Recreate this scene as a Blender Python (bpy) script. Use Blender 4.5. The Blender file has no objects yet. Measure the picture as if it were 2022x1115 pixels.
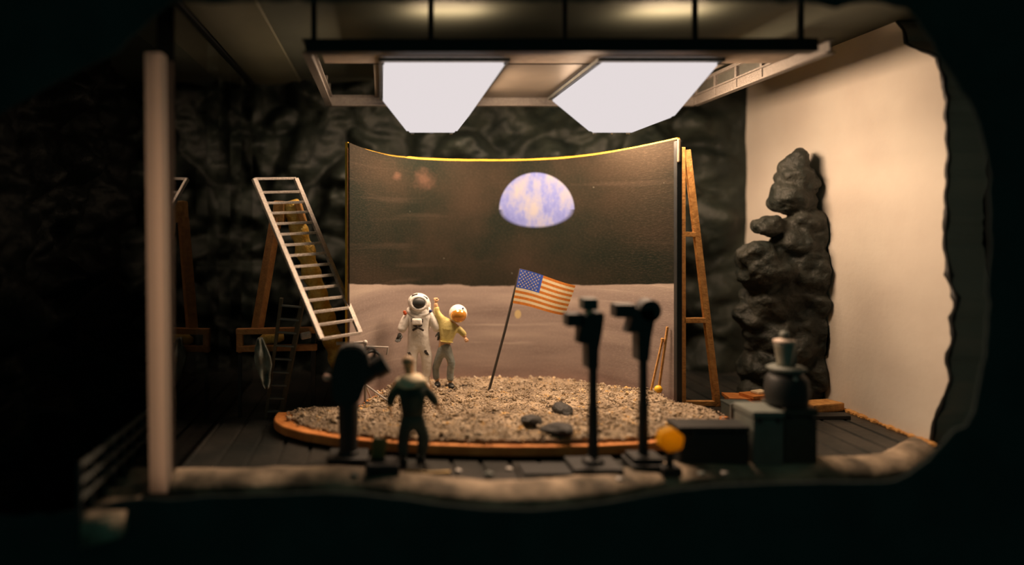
import bpy, bmesh, math, random
from mathutils import Vector, Matrix, noise, Euler

# ---------------------------------------------------------------- camera, world, light, exposure
sc = bpy.context.scene
col = sc.collection
HC = 3.53          # camera height above the studio floor
F = 1300.0         # focal length in photo pixels (image 2022 x 1115)
VX, VY = 754.0, 450.0
cam_d = bpy.data.cameras.new('camera')
cam = bpy.data.objects.new('camera', cam_d); col.objects.link(cam)
cam.location = (0, 0, HC); cam.rotation_euler = (math.pi/2, 0, 0)
cam_d.sensor_width = 36.0
cam_d.lens = 36.0*F/2022.0
cam_d.shift_x = (1011.0-VX)/2022.0
cam_d.shift_y = -(557.5-VY)/2022.0
cam_d.clip_start = 0.05; cam_d.clip_end = 200
cam_d.dof.use_dof = True
cam_d.dof.focus_distance = 12.6
cam_d.dof.aperture_fstop = 0.068
sc.camera = cam

w = bpy.data.worlds.new('world'); sc.world = w; w.use_nodes = True
w.node_tree.nodes['Background'].inputs[0].default_value = (0.30, 0.95, 0.80, 1)
w.node_tree.nodes['Background'].inputs[1].default_value = 0.040

vs = sc.view_settings
vs.view_transform = 'Standard'; vs.look = 'None'; vs.gamma = 1.0; vs.exposure = 0.0
vs.use_curve_mapping = False
LAMP_COL = (1.0, 0.67, 0.43)
LAMP_POWER = 1.0

# ---------------------------------------------------------------- helpers
def P(px, py, d):
    return Vector(((px-VX)*d/F, d, HC-(py-VY)*d/F))
def PZ(px, py, z):
    d = (HC-z)*F/(py-VY)
    return Vector(((px-VX)*d/F, d, z))

MATS = {}
def mat(name, color, rough=0.6, metal=0.0, var=0.15, scale=6.0, bump=0.0, bscale=20.0, color2=None, spec=0.5, coat=0.0, detail=5.0):
    if name in MATS: return MATS[name]
    m = bpy.data.materials.new(name); m.use_nodes = True
    nt = m.node_tree; b = nt.nodes['Principled BSDF']
    tc = nt.nodes.new('ShaderNodeTexCoord')
    nz = nt.nodes.new('ShaderNodeTexNoise'); nz.inputs['Scale'].default_value = scale; nz.inputs['Detail'].default_value = detail
    nt.links.new(tc.outputs['Object'], nz.inputs['Vector'])
    r = nt.nodes.new('ShaderNodeValToRGB')
    c2 = color2 if color2 else tuple(min(1, c*(1+var)) for c in color)
    c1 = color if color2 else tuple(c*(1-var) for c in color)
    r.color_ramp.elements[0].color = (*c1, 1); r.color_ramp.elements[0].position = 0.35
    r.color_ramp.elements[1].color = (*c2, 1); r.color_ramp.elements[1].position = 0.65
    nt.links.new(nz.outputs['Fac'], r.inputs['Fac'])
    nt.links.new(r.outputs['Color'], b.inputs['Base Color'])
    b.inputs['Roughness'].default_value = rough; b.inputs['Metallic'].default_value = metal
    b.inputs['Specular IOR Level'].default_value = spec
    b.inputs['Coat Weight'].default_value = coat
    if bump > 0:
        n2 = nt.nodes.new('ShaderNodeTexNoise'); n2.inputs['Scale'].default_value = bscale; n2.inputs['Detail'].default_value = 8
        nt.links.new(tc.outputs['Object'], n2.inputs['Vector'])
        bp = nt.nodes.new('ShaderNodeBump'); bp.inputs['Strength'].default_value = bump; bp.inputs['Distance'].default_value = 0.05
        nt.links.new(n2.outputs['Fac'], bp.inputs['Height']); nt.links.new(bp.outputs['Normal'], b.inputs['Normal'])
    MATS[name] = m
    return m

def link(name, me, m, parent=None):
    o = bpy.data.objects.new(name, me); col.objects.link(o)
    if m is not None:
        if isinstance(m, (list, tuple)):
            for k in m: me.materials.append(k)
        else: me.materials.append(m)
    if parent is not None:
        o.parent = parent
        o.matrix_parent_inverse = Matrix.Translation(-parent.location)
    return o
def build(name, bm, m, parent=None, smooth=False, loc=None):
    """links a bmesh as one object; mesh in world space, origin moved to loc when given"""
    bmesh.ops.recalc_face_normals(bm, faces=bm.faces)
    me = bpy.data.meshes.new(name)
    if loc is not None: bmesh.ops.translate(bm, verts=bm.verts, vec=-Vector(loc))
    bm.to_mesh(me); bm.free()
    if smooth:
        for p in me.polygons: p.use_smooth = True
    o = link(name, me, m, parent)
    if loc is not None: o.location = Vector(loc)
    return o
def tag(o, label, cat, group=None, kind=None):
    o['label'] = label; o['category'] = cat
    if group: o['group'] = group
    if kind: o['kind'] = kind
    return o
def thing(name, loc, label, cat, group=None):
    o = bpy.data.objects.new(name, None); col.objects.link(o); o.location = Vector(loc)
    o.empty_display_size = 0.1
    return tag(o, label, cat, group)
def struct(o):
    o['kind'] = 'structure'; return o

def frame_of(a, b, up=Vector((0, 0, 1))):
    z = (b-a).normalized()
    if abs(z.dot(up)) > 0.98: up = Vector((0, 1, 0))
    x = up.cross(z).normalized(); y = z.cross(x)
    return x, y, z
def add_beam(bm, a, b, wx, wy, bevel=0.0, up=Vector((0, 0, 1)), taper=1.0):
    a, b = Vector(a), Vector(b); x, y, z = frame_of(a, b, up)
    vs_ = []
    for p, s in ((a, 1.0), (b, taper)):
        for sx, sy in ((-1, -1), (1, -1), (1, 1), (-1, 1)):
            vs_.append(bm.verts.new(p + x*sx*wx*s/2 + y*sy*wy*s/2))
    fs = [bm.faces.new([vs_[i] for i in q]) for q in ((3, 2, 1, 0), (4, 5, 6, 7), (0, 1, 5, 4), (1, 2, 6, 5), (2, 3, 7, 6), (3, 0, 4, 7))]
    if bevel > 0:
        es = list({e for f in fs for e in f.edges})
        bmesh.ops.bevel(bm, geom=es, offset=bevel, segments=2, affect='EDGES', profile=0.5)
def add_box(bm, c, s, bevel=0.0, rot=None):
    c = Vector(c); R = Euler(rot).to_matrix() if rot else Matrix.Identity(3)
    vs_ = [bm.verts.new(c + R @ Vector((sx*s[0]/2, sy*s[1]/2, sz*s[2]/2))) for sz in (-1, 1) for sx, sy in ((-1, -1), (1, -1), (1, 1), (-1, 1))]
    fs = [bm.faces.new([vs_[i] for i in q]) for q in ((3, 2, 1, 0), (4, 5, 6, 7), (0, 1, 5, 4), (1, 2, 6, 5), (2, 3, 7, 6), (3, 0, 4, 7))]
    if bevel > 0:
        es = list({e for f in fs for e in f.edges})
        bmesh.ops.bevel(bm, geom=es, offset=bevel, segments=2, affect='EDGES', profile=0.5)
def add_tube(bm, pts, rad, n=12, cap=True):
    pts = [Vector(p) for p in pts]
    rads = rad if isinstance(rad, (list, tuple)) else [rad]*len(pts)
    rings = []
    for i, p in enumerate(pts):
        if i == 0: t = pts[1]-pts[0]
        elif i == len(pts)-1: t = pts[-1]-pts[-2]
        else: t = (pts[i+1]-pts[i]).normalized() + (pts[i]-pts[i-1]).normalized()
        t.normalize()
        up = Vector((0, 1, 0)) if abs(t.y) < 0.9 else Vector((0, 0, 1))
        x = up.cross(t).normalized(); y = t.cross(x)
        rings.append([bm.verts.new(p + (x*math.cos(2*math.pi*k/n) + y*math.sin(2*math.pi*k/n))*rads[i]) for k in range(n)])
    for a, b in zip(rings, rings[1:]):
        for k in range(n): bm.faces.new((a[k], a[(k+1) % n], b[(k+1) % n], b[k]))
    if cap:
        bm.faces.new(rings[0][::-1]); bm.faces.new(rings[-1])
def add_prism(bm, poly, vec):
    """extrude closed 3D polygon along vec"""
    a = [bm.verts.new(Vector(p)) for p in poly]; b = [bm.verts.new(Vector(p)+Vector(vec)) for p in poly]
    n = len(a)
    bm.faces.new(a[::-1]); bm.faces.new(b)
    for i in range(n): bm.faces.new((a[i], a[(i+1) % n], b[(i+1) % n], b[i]))
def add_ball(bm, c, r, seg=20, rot=None):
    r = r if isinstance(r, (tuple, list)) else (r, r, r)
    R = Euler(rot).to_matrix().to_4x4() if rot else Matrix.Identity(4)
    M = Matrix.Translation(Vector(c)) @ R @ Matrix.Diagonal((*r, 1))
    bmesh.ops.create_uvsphere(bm, u_segments=seg, v_segments=max(8, seg*2//3), radius=1.0, matrix=M)
def NB(): return bmesh.new()

def eval_mesh(o):
    dg = bpy.context.evaluated_depsgraph_get(); dg.update()
    me = bpy.data.meshes.new_from_object(o.evaluated_get(dg))
    return me
def skin(name, chains, m, parent=None, sub=2, root=0, disp=0.0):
    """chains: list of lists of (key or Vector, radius) ; same key joins. Grows one continuous surface."""
    verts, rads, idx, edges = [], [], {}, []
    for ch in chains:
        prev = None
        for p, r in ch:
            k = tuple(round(c, 4) for c in p)
            if k not in idx:
                idx[k] = len(verts); verts.append(Vector(p)); rads.append(r if isinstance(r, tuple) else (r, r))
            i = idx[k]
            if prev is not None and prev != i: edges.append((prev, i))
            prev = i
    me = bpy.data.meshes.new('tmp'); me.from_pydata(verts, edges, [])
    o = bpy.data.objects.new('tmp', me); col.objects.link(o)
    sk = o.modifiers.new('skin', 'SKIN'); sk.use_smooth_shade = True; sk.branch_smoothing = 0.3
    for i, sv in enumerate(me.skin_vertices[0].data):
        sv.radius = rads[i]; sv.use_root = (i == root)
    ss = o.modifiers.new('sub', 'SUBSURF'); ss.levels = sub; ss.render_levels = sub
    em = eval_mesh(o); bpy.data.objects.remove(o)
    em.name = name; em.materials.clear()
    for p in em.polygons: p.use_smooth = True; p.material_index = 0
    return link(name, em, m, parent)

def fbm(p, s, octaves=5, seed=0.0):
    return noise.fractal(Vector((p[0]*s+seed, p[1]*s-seed*0.7, p[2]*s+seed*1.3)), 0.9, 2.1, octaves)
def rock_disp(p, amp, s=0.55, seed=0.0):
    q = Vector((p[0]*s+seed, p[1]*s+seed*0.37, p[2]*s*1.25-seed))
    v = noise.voronoi(q*1.3 + noise.noise_vector(q)*0.5)[0]
    return amp*((v[1]-v[0])*1.1 + noise.hetero_terrain(q*1.2, 0.8, 2.1, 5, 0.5)*0.35 + 0.12*noise.noise(q*6) - 0.5)
def sheet(name, fn, nu, nv, m, thick, parent=None, smooth=True):
    """closed slab: fn(u,v)->(front point); thick = vector to the plain back"""
    verts, faces = [], []
    for j in range(nv+1):
        for i in range(nu+1): verts.append(fn(i/nu, j/nv))
    n = len(verts)
    W = nu+1
    for j in range(nv):
        for i in range(nu):
            a = j*W+i; faces.append((a, a+1, a+1+W, a+W))
    # back: only the border, joined by one ngon per side strip
    border = [i for i in range(W)] + [j*W+nu for j in range(1, nv+1)] + [nv*W+i for i in range(nu-1, -1, -1)] + [j*W for j in range(nv-1, 0, -1)]
    t = Vector(thick)
    for k in border: verts.append(verts[k]+t)
    B = len(border)
    for k in range(B): faces.append((border[k], n+k, n+(k+1) % B, border[(k+1) % B]))
    faces.append(tuple(n+k for k in range(B)))
    me = bpy.data.meshes.new(name); me.from_pydata(verts, [], faces); me.update()
    bm = bmesh.new(); bm.from_mesh(me); bmesh.ops.recalc_face_normals(bm, faces=bm.faces); bm.to_mesh(me); bm.free()
    if smooth:
        for p in me.polygons: p.use_smooth = len(p.vertices) == 4
    return link(name, me, m, parent)

# ---------------------------------------------------------------- materials
M_rock = mat('rock', (0.005, 0.0095, 0.0075), 0.6, var=0.4, scale=1.6, bump=0.9, bscale=5.0, color2=(0.018, 0.024, 0.018), spec=0.35)
M_rockshade = mat('dark_rock', (0.0028, 0.0034, 0.0032), 0.6, var=0.4, scale=1.5, bump=0.9, bscale=4.0, spec=0.12)  # shade of the unlit left rock put into its base colour
M_rockfront = mat('cave_rock', (0.040, 0.050, 0.050), 0.95, var=0.12, scale=1.5, bump=0.15, bscale=4.0, spec=0.05)
M_outcrop = mat('outcrop_rock', (0.011, 0.016, 0.0135), 0.6, scale=2.5, bump=0.8, bscale=9.0, color2=(0.036, 0.038, 0.031), spec=0.35)
M_plaster = mat('plaster', (0.55, 0.50, 0.44), 0.9, scale=0.55, bump=0.12, bscale=7.0, color2=(0.63, 0.59, 0.52), spec=0.15)
M_ceil = mat('ceiling_panel', (0.07, 0.078, 0.06), 0.7, var=0.1, scale=0.8, spec=0.3)
M_ceilstrip = mat('ceiling_strip', (0.10, 0.10, 0.065), 0.6, var=0.08, scale=0.8)
M_floor = mat('floor_deck', (0.018, 0.021, 0.020), 0.38, scale=1.2, bump=0.3, bscale=9, color2=(0.042, 0.040, 0.035), spec=0.35)
M_conc = mat('concrete', (0.10, 0.085, 0.065), 0.85, scale=1.8, bump=0.5, bscale=8, color2=(0.46, 0.36, 0.26), spec=0.2)
M_black = mat('black_steel', (0.010, 0.012, 0.012), 0.5, var=0.2)
M_blackpaint = mat('black_camera_paint', (0.008, 0.010, 0.010), 0.55, var=0.2)
M_silver = mat('silver_metal', (0.50, 0.46, 0.42), 0.42, 0.55, var=0.15, scale=30, bump=0.35, bscale=60)
M_rig = mat('rig_metal', (0.15, 0.135, 0.12), 0.5, 0.3, var=0.2, scale=30, bump=0.4, bscale=60)
M_panel = mat('rig_panel', (0.05, 0.05, 0.042), 0.5, 0.1)
M_greysteel = mat('grey_steel', (0.16, 0.17, 0.16), 0.5, 0.4, var=0.15)
M_wood = mat('pine_wood', (0.42, 0.20, 0.055), 0.6, scale=9, color2=(0.62, 0.33, 0.10), bump=0.3, bscale=25)
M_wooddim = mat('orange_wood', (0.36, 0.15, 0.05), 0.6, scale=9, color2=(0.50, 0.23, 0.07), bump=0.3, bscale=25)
M_gold = mat('gold_wrap', (0.88, 0.50, 0.07), 0.3, 0.0, scale=5, color2=(1.0, 0.74, 0.20), bump=0.9, bscale=14, spec=0.9)
M_yellow = mat('yellow_paint', (0.85, 0.50, 0.03), 0.5, var=0.1)
M_yelglow = mat('yellow_plastic', (0.92, 0.58, 0.04), 0.5, var=0.05)
nt_ = M_yelglow.node_tree; b_ = nt_.nodes['Principled BSDF']; t_ = nt_.nodes.new('ShaderNodeBsdfTranslucent'); t_.inputs[0].default_value = (0.95, 0.62, 0.05, 1)
m_ = nt_.nodes.new('ShaderNodeMixShader'); m_.inputs[0].default_value = 0.7; nt_.links.new(b_.outputs[0], m_.inputs[1]); nt_.links.new(t_.outputs[0], m_.inputs[2]); nt_.links.new(m_.outputs[0], nt_.nodes['Material Output'].inputs['Surface'])
M_orange = mat('orange_deck_edge', (0.50, 0.17, 0.035), 0.6, scale=4, color2=(0.68, 0.27, 0.07), bump=0.3)
M_rodgrey = mat('pale_rod', (0.42, 0.39, 0.36), 0.5, 0.2)
M_suit = mat('white_suit', (0.74, 0.71, 0.66), 0.55, var=0.05, scale=8, bump=0.35, bscale=10, color2=(0.82, 0.80, 0.76))
M_darkglove = mat('grey_glove', (0.06, 0.065, 0.06), 0.5, var=0.3, scale=18)
M_visor = mat('dark_visor', (0.03, 0.035, 0.035), 0.55, var=0.3)
M_goldvisor = mat('gold_visor', (0.62, 0.25, 0.04), 0.14, 0.45, scale=6, color2=(0.80, 0.40, 0.07), coat=0.8)
M_blackpatch = mat('black_patch', (0.02, 0.015, 0.012), 0.5)
M_redpatch = mat('red_patch', (0.55, 0.09, 0.02), 0.5)
M_bluepatch = mat('blue_patch', (0.03, 0.05, 0.18), 0.5)
M_sweater = mat('yellow_sweater', (0.55, 0.46, 0.16), 0.6, scale=5, color2=(0.68, 0.58, 0.22), bump=0.2)
M_jeans = mat('grey_jeans', (0.17, 0.20, 0.19), 0.6, scale=6, color2=(0.30, 0.32, 0.29), bump=0.3)
M_shoe = mat('black_shoe', (0.014, 0.018, 0.018), 0.4)
M_skin = mat('skin', (0.62, 0.36, 0.18), 0.5, var=0.08)
M_shirt = mat('tan_shirt', (0.80, 0.66, 0.44), 0.6, var=0.1)
M_overall = mat('green_overalls', (0.035, 0.045, 0.028), 0.6, var=0.25, scale=4)
M_trouser = mat('dark_trousers', (0.05, 0.062, 0.05), 0.65, var=0.25, scale=4)
M_brown = mat('brown_hair', (0.38, 0.25, 0.14), 0.6)
M_grey_cloth = mat('grey_cloth', (0.26, 0.28, 0.24), 0.4, var=0.2, bump=0.5, bscale=8)
M_greybox = mat('grey_case', (0.12, 0.135, 0.12), 0.6, var=0.1)
M_blackpole = mat('dark_pole', (0.035, 0.03, 0.025), 0.45)

# ---------------------------------------------------------------- the room shell
def ipl(tab, x):
    if x <= tab[0][0]: return tab[0][1]
    for (x0, y0), (x1, y1) in zip(tab, tab[1:]):
        if x <= x1:
            t = (x-x0)/(x1-x0); return y0+(y1-y0)*t
    return tab[-1][1]

# front edge of the floor (from where its lower front edge lies on the ground)
lip_px = [(330, 962), (420, 962), (540, 960), (640, 956), (720, 960), (800, 970), (880, 982), (960, 989), (1050, 990), (1140, 983), (1230, 968), (1320, 952), (1400, 944), (1500, 938), (1620, 936), (1740, 937), (1800, 928), (1860, 890)]
lip = []
for x, y in lip_px:
    p = PZ(x, y, -0.06); lip.append((p.x, p.y))
def front_y(X): return ipl(lip, X)

# floor: grooved deck boards running away from the camera
bm = NB()
xs = []
x = -3.75
while x < 9.0:
    xs += [(x, 0.0), (x+0.36, 0.0), (x+0.38, -0.035), (x+0.42, -0.035), (x+0.44, 0.0)]
    x += 0.44
prev = None
for X, z in xs:
    ys = [front_y(X)+0.45, 11.0, 13.0, 15.0, 16.6]
    row = [bm.verts.new((X, Y, z)) for Y in ys]
    bot = [bm.verts.new((X, Y, -0.35)) for Y in ys]
    if prev:
        pr, pb = prev
        for k in range(4):
            bm.faces.new((pr[k], row[k], row[k+1], pr[k+1])); bm.faces.new((pb[k+1], bot[k+1], bot[k], pb[k]))
        bm.faces.new((pb[0], bot[0], row[0], pr[0])); bm.faces.new((pr[4], row[4], bot[4], pb[4]))
    prev = (row, bot)
bmesh.ops.remove_doubles(bm, verts=bm.verts, dist=0.0005)
struct(build('floor', bm, M_floor))

# uneven concrete lip in front of the deck
bm = NB()
prof = [(0.62, -0.02), (0.50, 0.035), (0.34, 0.05), (0.18, 0.02), (0.05, -0.04), (0.0, -0.12), (0.02, -0.24), (0.10, -0.40), (0.60, -0.42)]
rows = []
N = 150
x0, x1 = -3.62, lip[-1][0]+0.3
for i in range(N+1):
    X = x0+(x1-x0)*i/N
    fy = front_y(X)
    r = []
    for k, (dy, dz) in enumerate(prof):
        nn = noise.noise(Vector((X*2.1, k*0.6, 3.0)))*0.03 + noise.noise(Vector((X*7, k*1.3, 8.0)))*0.008
        amp = 1 if 0 < k < 8 else 0
        r.append(bm.verts.new((X, fy+dy+nn*amp*0.6, dz+nn*amp*0.5)))
    rows.append(r)
for a, b in zip(rows, rows[1:]):
    for k in range(len(prof)): bm.faces.new((a[k], a[(k+1) % len(prof)], b[(k+1) % len(prof)], b[k]))
bm.faces.new(rows[0]); bm.faces.new(rows[-1][::-1])
struct(build('trim_1', bm, M_conc, smooth=True))

# rock wall at the back
def fn(u, v):
    X = -6.6 + u*15.9; Z = -3.3 + v*10.8
    d = rock_disp((X, 0, Z), 0.95, 0.55, 4.2)
    return Vector((X, 16.25-d*min(1, max(0.05, (9.1-X)/1.4)), Z))
struct(sheet('wall_back', fn, 190, 140, M_rock, (0, 2.0, 0)))
bm = NB(); add_box(bm, (-5.3, 11.0, -3.3), (4.2, 11.5, 0.5)); struct(build('trim_7', bm, M_rockshade))
# rock wall to the left, beyond the glass
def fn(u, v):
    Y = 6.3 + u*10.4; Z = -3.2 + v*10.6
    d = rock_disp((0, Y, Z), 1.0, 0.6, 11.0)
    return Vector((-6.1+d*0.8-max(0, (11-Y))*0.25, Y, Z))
struct(sheet('wall_left', fn, 120, 110, M_rockshade, (-1.6, 0, 0)))

# right wall: plaster slab with a broken front edge
edge = [(-0.35, 10.9), (0.35, 10.75), (0.9, 10.5), (1.6, 10.45), (2.3, 10.35), (3.2, 10.55), (4.2, 10.5), (5.6, 10.5), (6.3, 10.7), (6.7, 11.3), (7.3, 11.6)]
bm = NB()
nz_, ny_ = 90, 26
gi, go = [], []
for j in range(nz_+1):
    Z = -0.35 + j*(7.6/nz_)
    e = ipl(edge, Z) + noise.noise(Vector((Z*3.1, 1, 2)))*0.07 + noise.noise(Vector((Z*9, 4, 2)))*0.035
    ri, ro = [], []
    for i in range(ny_+1):
        t = (i/ny_)**1.3
        Y = e + (16.6-e)*t
        b = 0.03*noise.noise(Vector((Y*0.9, Z*0.9, 5)))
        ri.append(bm.verts.new((9.0+b, Y, Z)))
    eo = e + 0.1*noise.noise(Vector((Z*2, 9, 9)))
    ro = [bm.verts.new((9.62, eo, Z)), bm.verts.new((9.62, 16.6, Z))]
    gi.append(ri); go.append(ro)
for j in range(nz_):
    for i in range(ny_): bm.faces.new((gi[j][i], gi[j][i+1], gi[j+1][i+1], gi[j+1][i]))
    bm.faces.new((go[j][0], gi[j][0], gi[j+1][0], go[j+1][0]))
    bm.faces.new((go[j][1], go[j][0], go[j+1][0], go[j+1][1]))
    bm.faces.new((gi[j][-1], go[j][1], go[j+1][1], gi[j+1][-1]))
bm.faces.new([go[0][0], go[0][1]] + gi[0][::-1]); bm.faces.new([go[-1][1], go[-1][0]] + gi[-1])
struct(build('wall_right', bm, M_plaster))

# rough rubble skirting at the foot of the right wall and the dark crust round its broken edge
bm = NB()
random.seed(5)
for k in range(46):
    Y = 10.7 + k*0.10 + random.uniform(-.03, .03)
    if Y > 15.0: break
    s = random.uniform(0.03, 0.07)
    bmesh.ops.create_icosphere(bm, subdivisions=1, radius=1, matrix=Matrix.Translation((8.95, Y, 0.02)) @ Matrix.Diagonal((s, s*1.6, s*0.8, 1)))
struct(build('baseboard_right', bm, M_wood))
bm = NB()
rings = []
for j in range(91):
    Z = -0.3 + j*7.5/90
    e = ipl(edge, Z)
    r = 0.02+0.03*abs(noise.noise(Vector((Z*2.3, 7, 1))))+0.04*max(0, noise.noise(Vector((Z*6.3, 2, 1))))
    c = Vector((9.0, e-0.02+noise.noise(Vector((Z*3.1, 1, 2)))*0.07, Z))
    rings.append([bm.verts.new(c+Vector((math.cos(a)*r, math.sin(a)*r*1.2, 0))) for a in [2*math.pi*k/8 for k in range(8)]])
for a, b in zip(rings, rings[1:]):
    for k in range(8): bm.faces.new((a[k], a[(k+1) % 8], b[(k+1) % 8], b[k]))
bm.faces.new(rings[0][::-1]); bm.faces.new(rings[-1])
struct(build('trim_2', bm, M_black, smooth=True))

bm = NB(); add_box(bm, (12.0, 11.6, 2.3), (4.6, 2.0, 11.0), 0.2); struct(build('trim_8', bm, M_rockshade))  # added rock block, stops world light leaking in past the right wall
# ceiling with its lengthwise strips
ZC = HC+3.62
bm = NB(); add_box(bm, (1.3, 13.4, ZC+0.2), (16.8, 7.0, 0.4)); ceil_ = struct(build('ceiling', bm, M_ceil))
bm = NB(); add_box(bm, (-2.55, 13.3, ZC-0.04), (1.15, 6.3, 0.08), 0.01); struct(build('trim_3', bm, M_ceilstrip))
bm = NB(); add_box(bm, (-4.0, 13.3, ZC-0.03), (1.0, 6.3, 0.06), 0.01); struct(build('trim_4', bm, M_ceilstrip))
bm = NB(); add_box(bm, (-3.2, 13.3, ZC-0.06), (0.10, 6.3, 0.12), 0.01); struct(build('trim_5', bm, M_black))

# cave rock round the opening, between the camera and the set
hole = [(330, 975), (420, 968), (540, 965), (640, 960), (720, 964), (800, 973), (880, 985), (960, 993), (1050, 995), (1140, 988), (1230, 974), (1320, 958), (1400, 948), (1500, 943), (1620, 940), (1740, 940), (1790, 935), (1830, 905), (1862, 868), (1905, 838), (1925, 780), (1940, 700), (1948, 600), (1950, 500), (1952, 400), (1946, 300), (1920, 220), (1885, 160), (1852, 110), (1822, 60), (1792, 18), (1745, 6), (1680, 4), (1650, 16), (1615, 5), (1500, 3), (1300, 2), (1100, 3), (900, 2), (700, 4), (520, 2), (420, 6), (345, 2), (300, 40), (240, 100), (100, 170), (-60, 260), (-200, 450), (-220, 700), (-150, 930), (0, 1018), (150, 1008), (250, 984)]
DR = 8.55
def hole_disp(p): return rock_disp((p.x, p.y*0.2, p.z), 0.35, 0.9, 7.0)
bm = NB()
cx, cy = 1000, 520
nH = len(hole)
fine = []
for i in range(nH):
    a, b = Vector((*hole[i], 0)), Vector((*hole[(i+1) % nH], 0))
    L = (b-a).length; k = max(1, int(L/22))
    for j in range(k):
        q = a.lerp(b, j/k)
        on_bottom = q.y > 935 and 320 < q.x < 1790
        amp = 1.5 if on_bottom else 7
        if on_bottom: q.y += 9
        q = q + Vector((noise.noise(Vector((q.x*0.03, q.y*0.03, 1))), noise.noise(Vector((q.x*0.03, q.y*0.03, 9))), 0))*amp
        fine.append(q)
layers = []
# radial layers: (scale outward in px, depth)
spec_l = [(14, 8.62), (3, 8.55), (0, 8.5), (8, 8.48), (35, 8.46), (80, 8.44), (140, 8.4), (220, 8.3), (330, 8.1), (480, 7.9), (700, 7.6), (1000, 7.5)]
for off, d in spec_l:
    row = []
    for q in fine:
        dirv = Vector((q.x-cx, (q.y-cy)*1.6, 0)).normalized()
        s = q + dirv*off
        dd = d
        if off >= 35: dd = d - 0.5*min(1, off/200)*rock_disp((q.x*0.008, off*0.006, q.y*0.008), 0.16, 1.0, 7.0)
        # keep the front of the concrete lip clear at the bottom
        row.append(bm.verts.new(P(s.x, s.y, dd)))
    layers.append(row)
nf = len(fine)
for a, b in zip(layers, layers[1:]):
    for k in range(nf): bm.faces.new((a[k], a[(k+1) % nf], b[(k+1) % nf], b[k]))
back = []
for k in range(nf):
    v = layers[-1][k].co; back.append(bm.verts.new((v.x, v.y+1.4, v.z)))
for k in range(nf):
    bm.faces.new((layers[-1][k], layers[-1][(k+1) % nf], back[(k+1) % nf], back[k]))
    bm.faces.new((back[k], back[(k+1) % nf], layers[0][(k+1) % nf], layers[0][k]))
struct(build('wall_front', bm, M_rockfront, smooth=True))

# ---------------------------------------------------------------- lighting rig
ZR = HC+2.73
rig = thing('lighting_rig', (2.9, 12.2, ZR), 'metal truss frame hung from the ceiling around the two glowing lamps', 'lighting rig')
bm = NB(); add_beam(bm, P(604, 93, 10.0), P(1608, 91, 10.0), 0.20, 0.20, 0.01); build('front_beam', bm, M_black, rig)
yb = 14.4
def chord(name, a, b, w_, h_, m):
    bm = NB(); add_beam(bm, a, b, w_, 0.03, 0.004); add_beam(bm, Vector(a)+Vector((0, 0, h_)), Vector(b)+Vector((0, 0, h_)), w_, 0.03, 0.004)
    add_beam(bm, Vector(a)+Vector((0, 0, h_/2)), Vector(b)+Vector((0, 0, h_/2)), 0.03, h_, 0.0)
    return build(name, bm, m, rig)
chord('rear_beam', (-1.15, yb, ZR-0.05), (6.85, yb, ZR-0.05), 0.14, 0.20, M_rig)
chord('side_beam', (-1.15, 10.05, ZR-0.05), (-1.15, yb, ZR-0.05), 0.14, 0.20, M_rig)
chord('side_beam', (6.85, 10.05, ZR-0.05), (6.85, yb, ZR-0.05), 0.14, 0.20, M_rig)
bm = NB(); add_box(bm, (6.88, 13.1, ZR+0.2), (0.02, 2.6, 0.48)); build('side_panel', bm, M_panel, rig)
bm = NB(); add_box(bm, (6.88, 11.2, ZR+0.05), (0.02, 1.2, 0.20)); build('side_panel', bm, M_panel, rig)
bm = NB(); add_beam(bm, (6.85, 11.8, ZR+0.42), (6.85, yb, ZR+0.42), 0.10, 0.07, 0.005); build('top_rail', bm, M_rig, rig)
for yy in (11.85, 12.7, 13.5, 14.35):
    bm = NB(); add_beam(bm, (6.85, yy, ZR-0.05), (6.85, yy, ZR+0.42), 0.07, 0.07, 0.005); build('upright', bm, M_rig, rig)
for yy in (13.6, 14.35):
    bm = NB(); add_beam(bm, (-1.15, yy, ZR-0.05), (-1.15, yy, ZR+0.42), 0.06, 0.06, 0.005); build('upright', bm, M_rig, rig)
bm = NB(); add_box(bm, (2.9, 12.85, ZR+0.13), (6.1, 2.9, 0.06), 0.01); build('reflector_board', bm, mat('reflector_board', (0.10, 0.085, 0.068), 0.45, var=0.1, scale=1.2), rig)
bm = NB(); add_box(bm, (2.87, 10.75, ZR+0.12), (7.7, 1.1, 0.05), 0.005); build('front_board', bm, mat('front_board', (0.24, 0.19, 0.145), 0.6), rig)
for px in (620, 851, 1115, 1372, 1581):
    X = (px-VX)*10.0/F
    bm = NB(); add_tube(bm, [(X, 10.0, ZR+0.02), (X, 10.0, ZC+0.02)], 0.045, 10); build('hanger_rod', bm, M_black, rig)

M_glow = bpy.data.materials.new('lamp_diffuser'); M_glow.use_nodes = True
nt = M_glow.node_tree; nt.nodes.remove(nt.nodes['Principled BSDF'])
em = nt.nodes.new('ShaderNodeEmission'); em.inputs[0].default_value = (1.0, 0.905, 0.905, 1); em.inputs[1].default_value = 0.78
nt.links.new(em.outputs[0], nt.nodes['Material Output'].inputs['Surface'])

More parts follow.
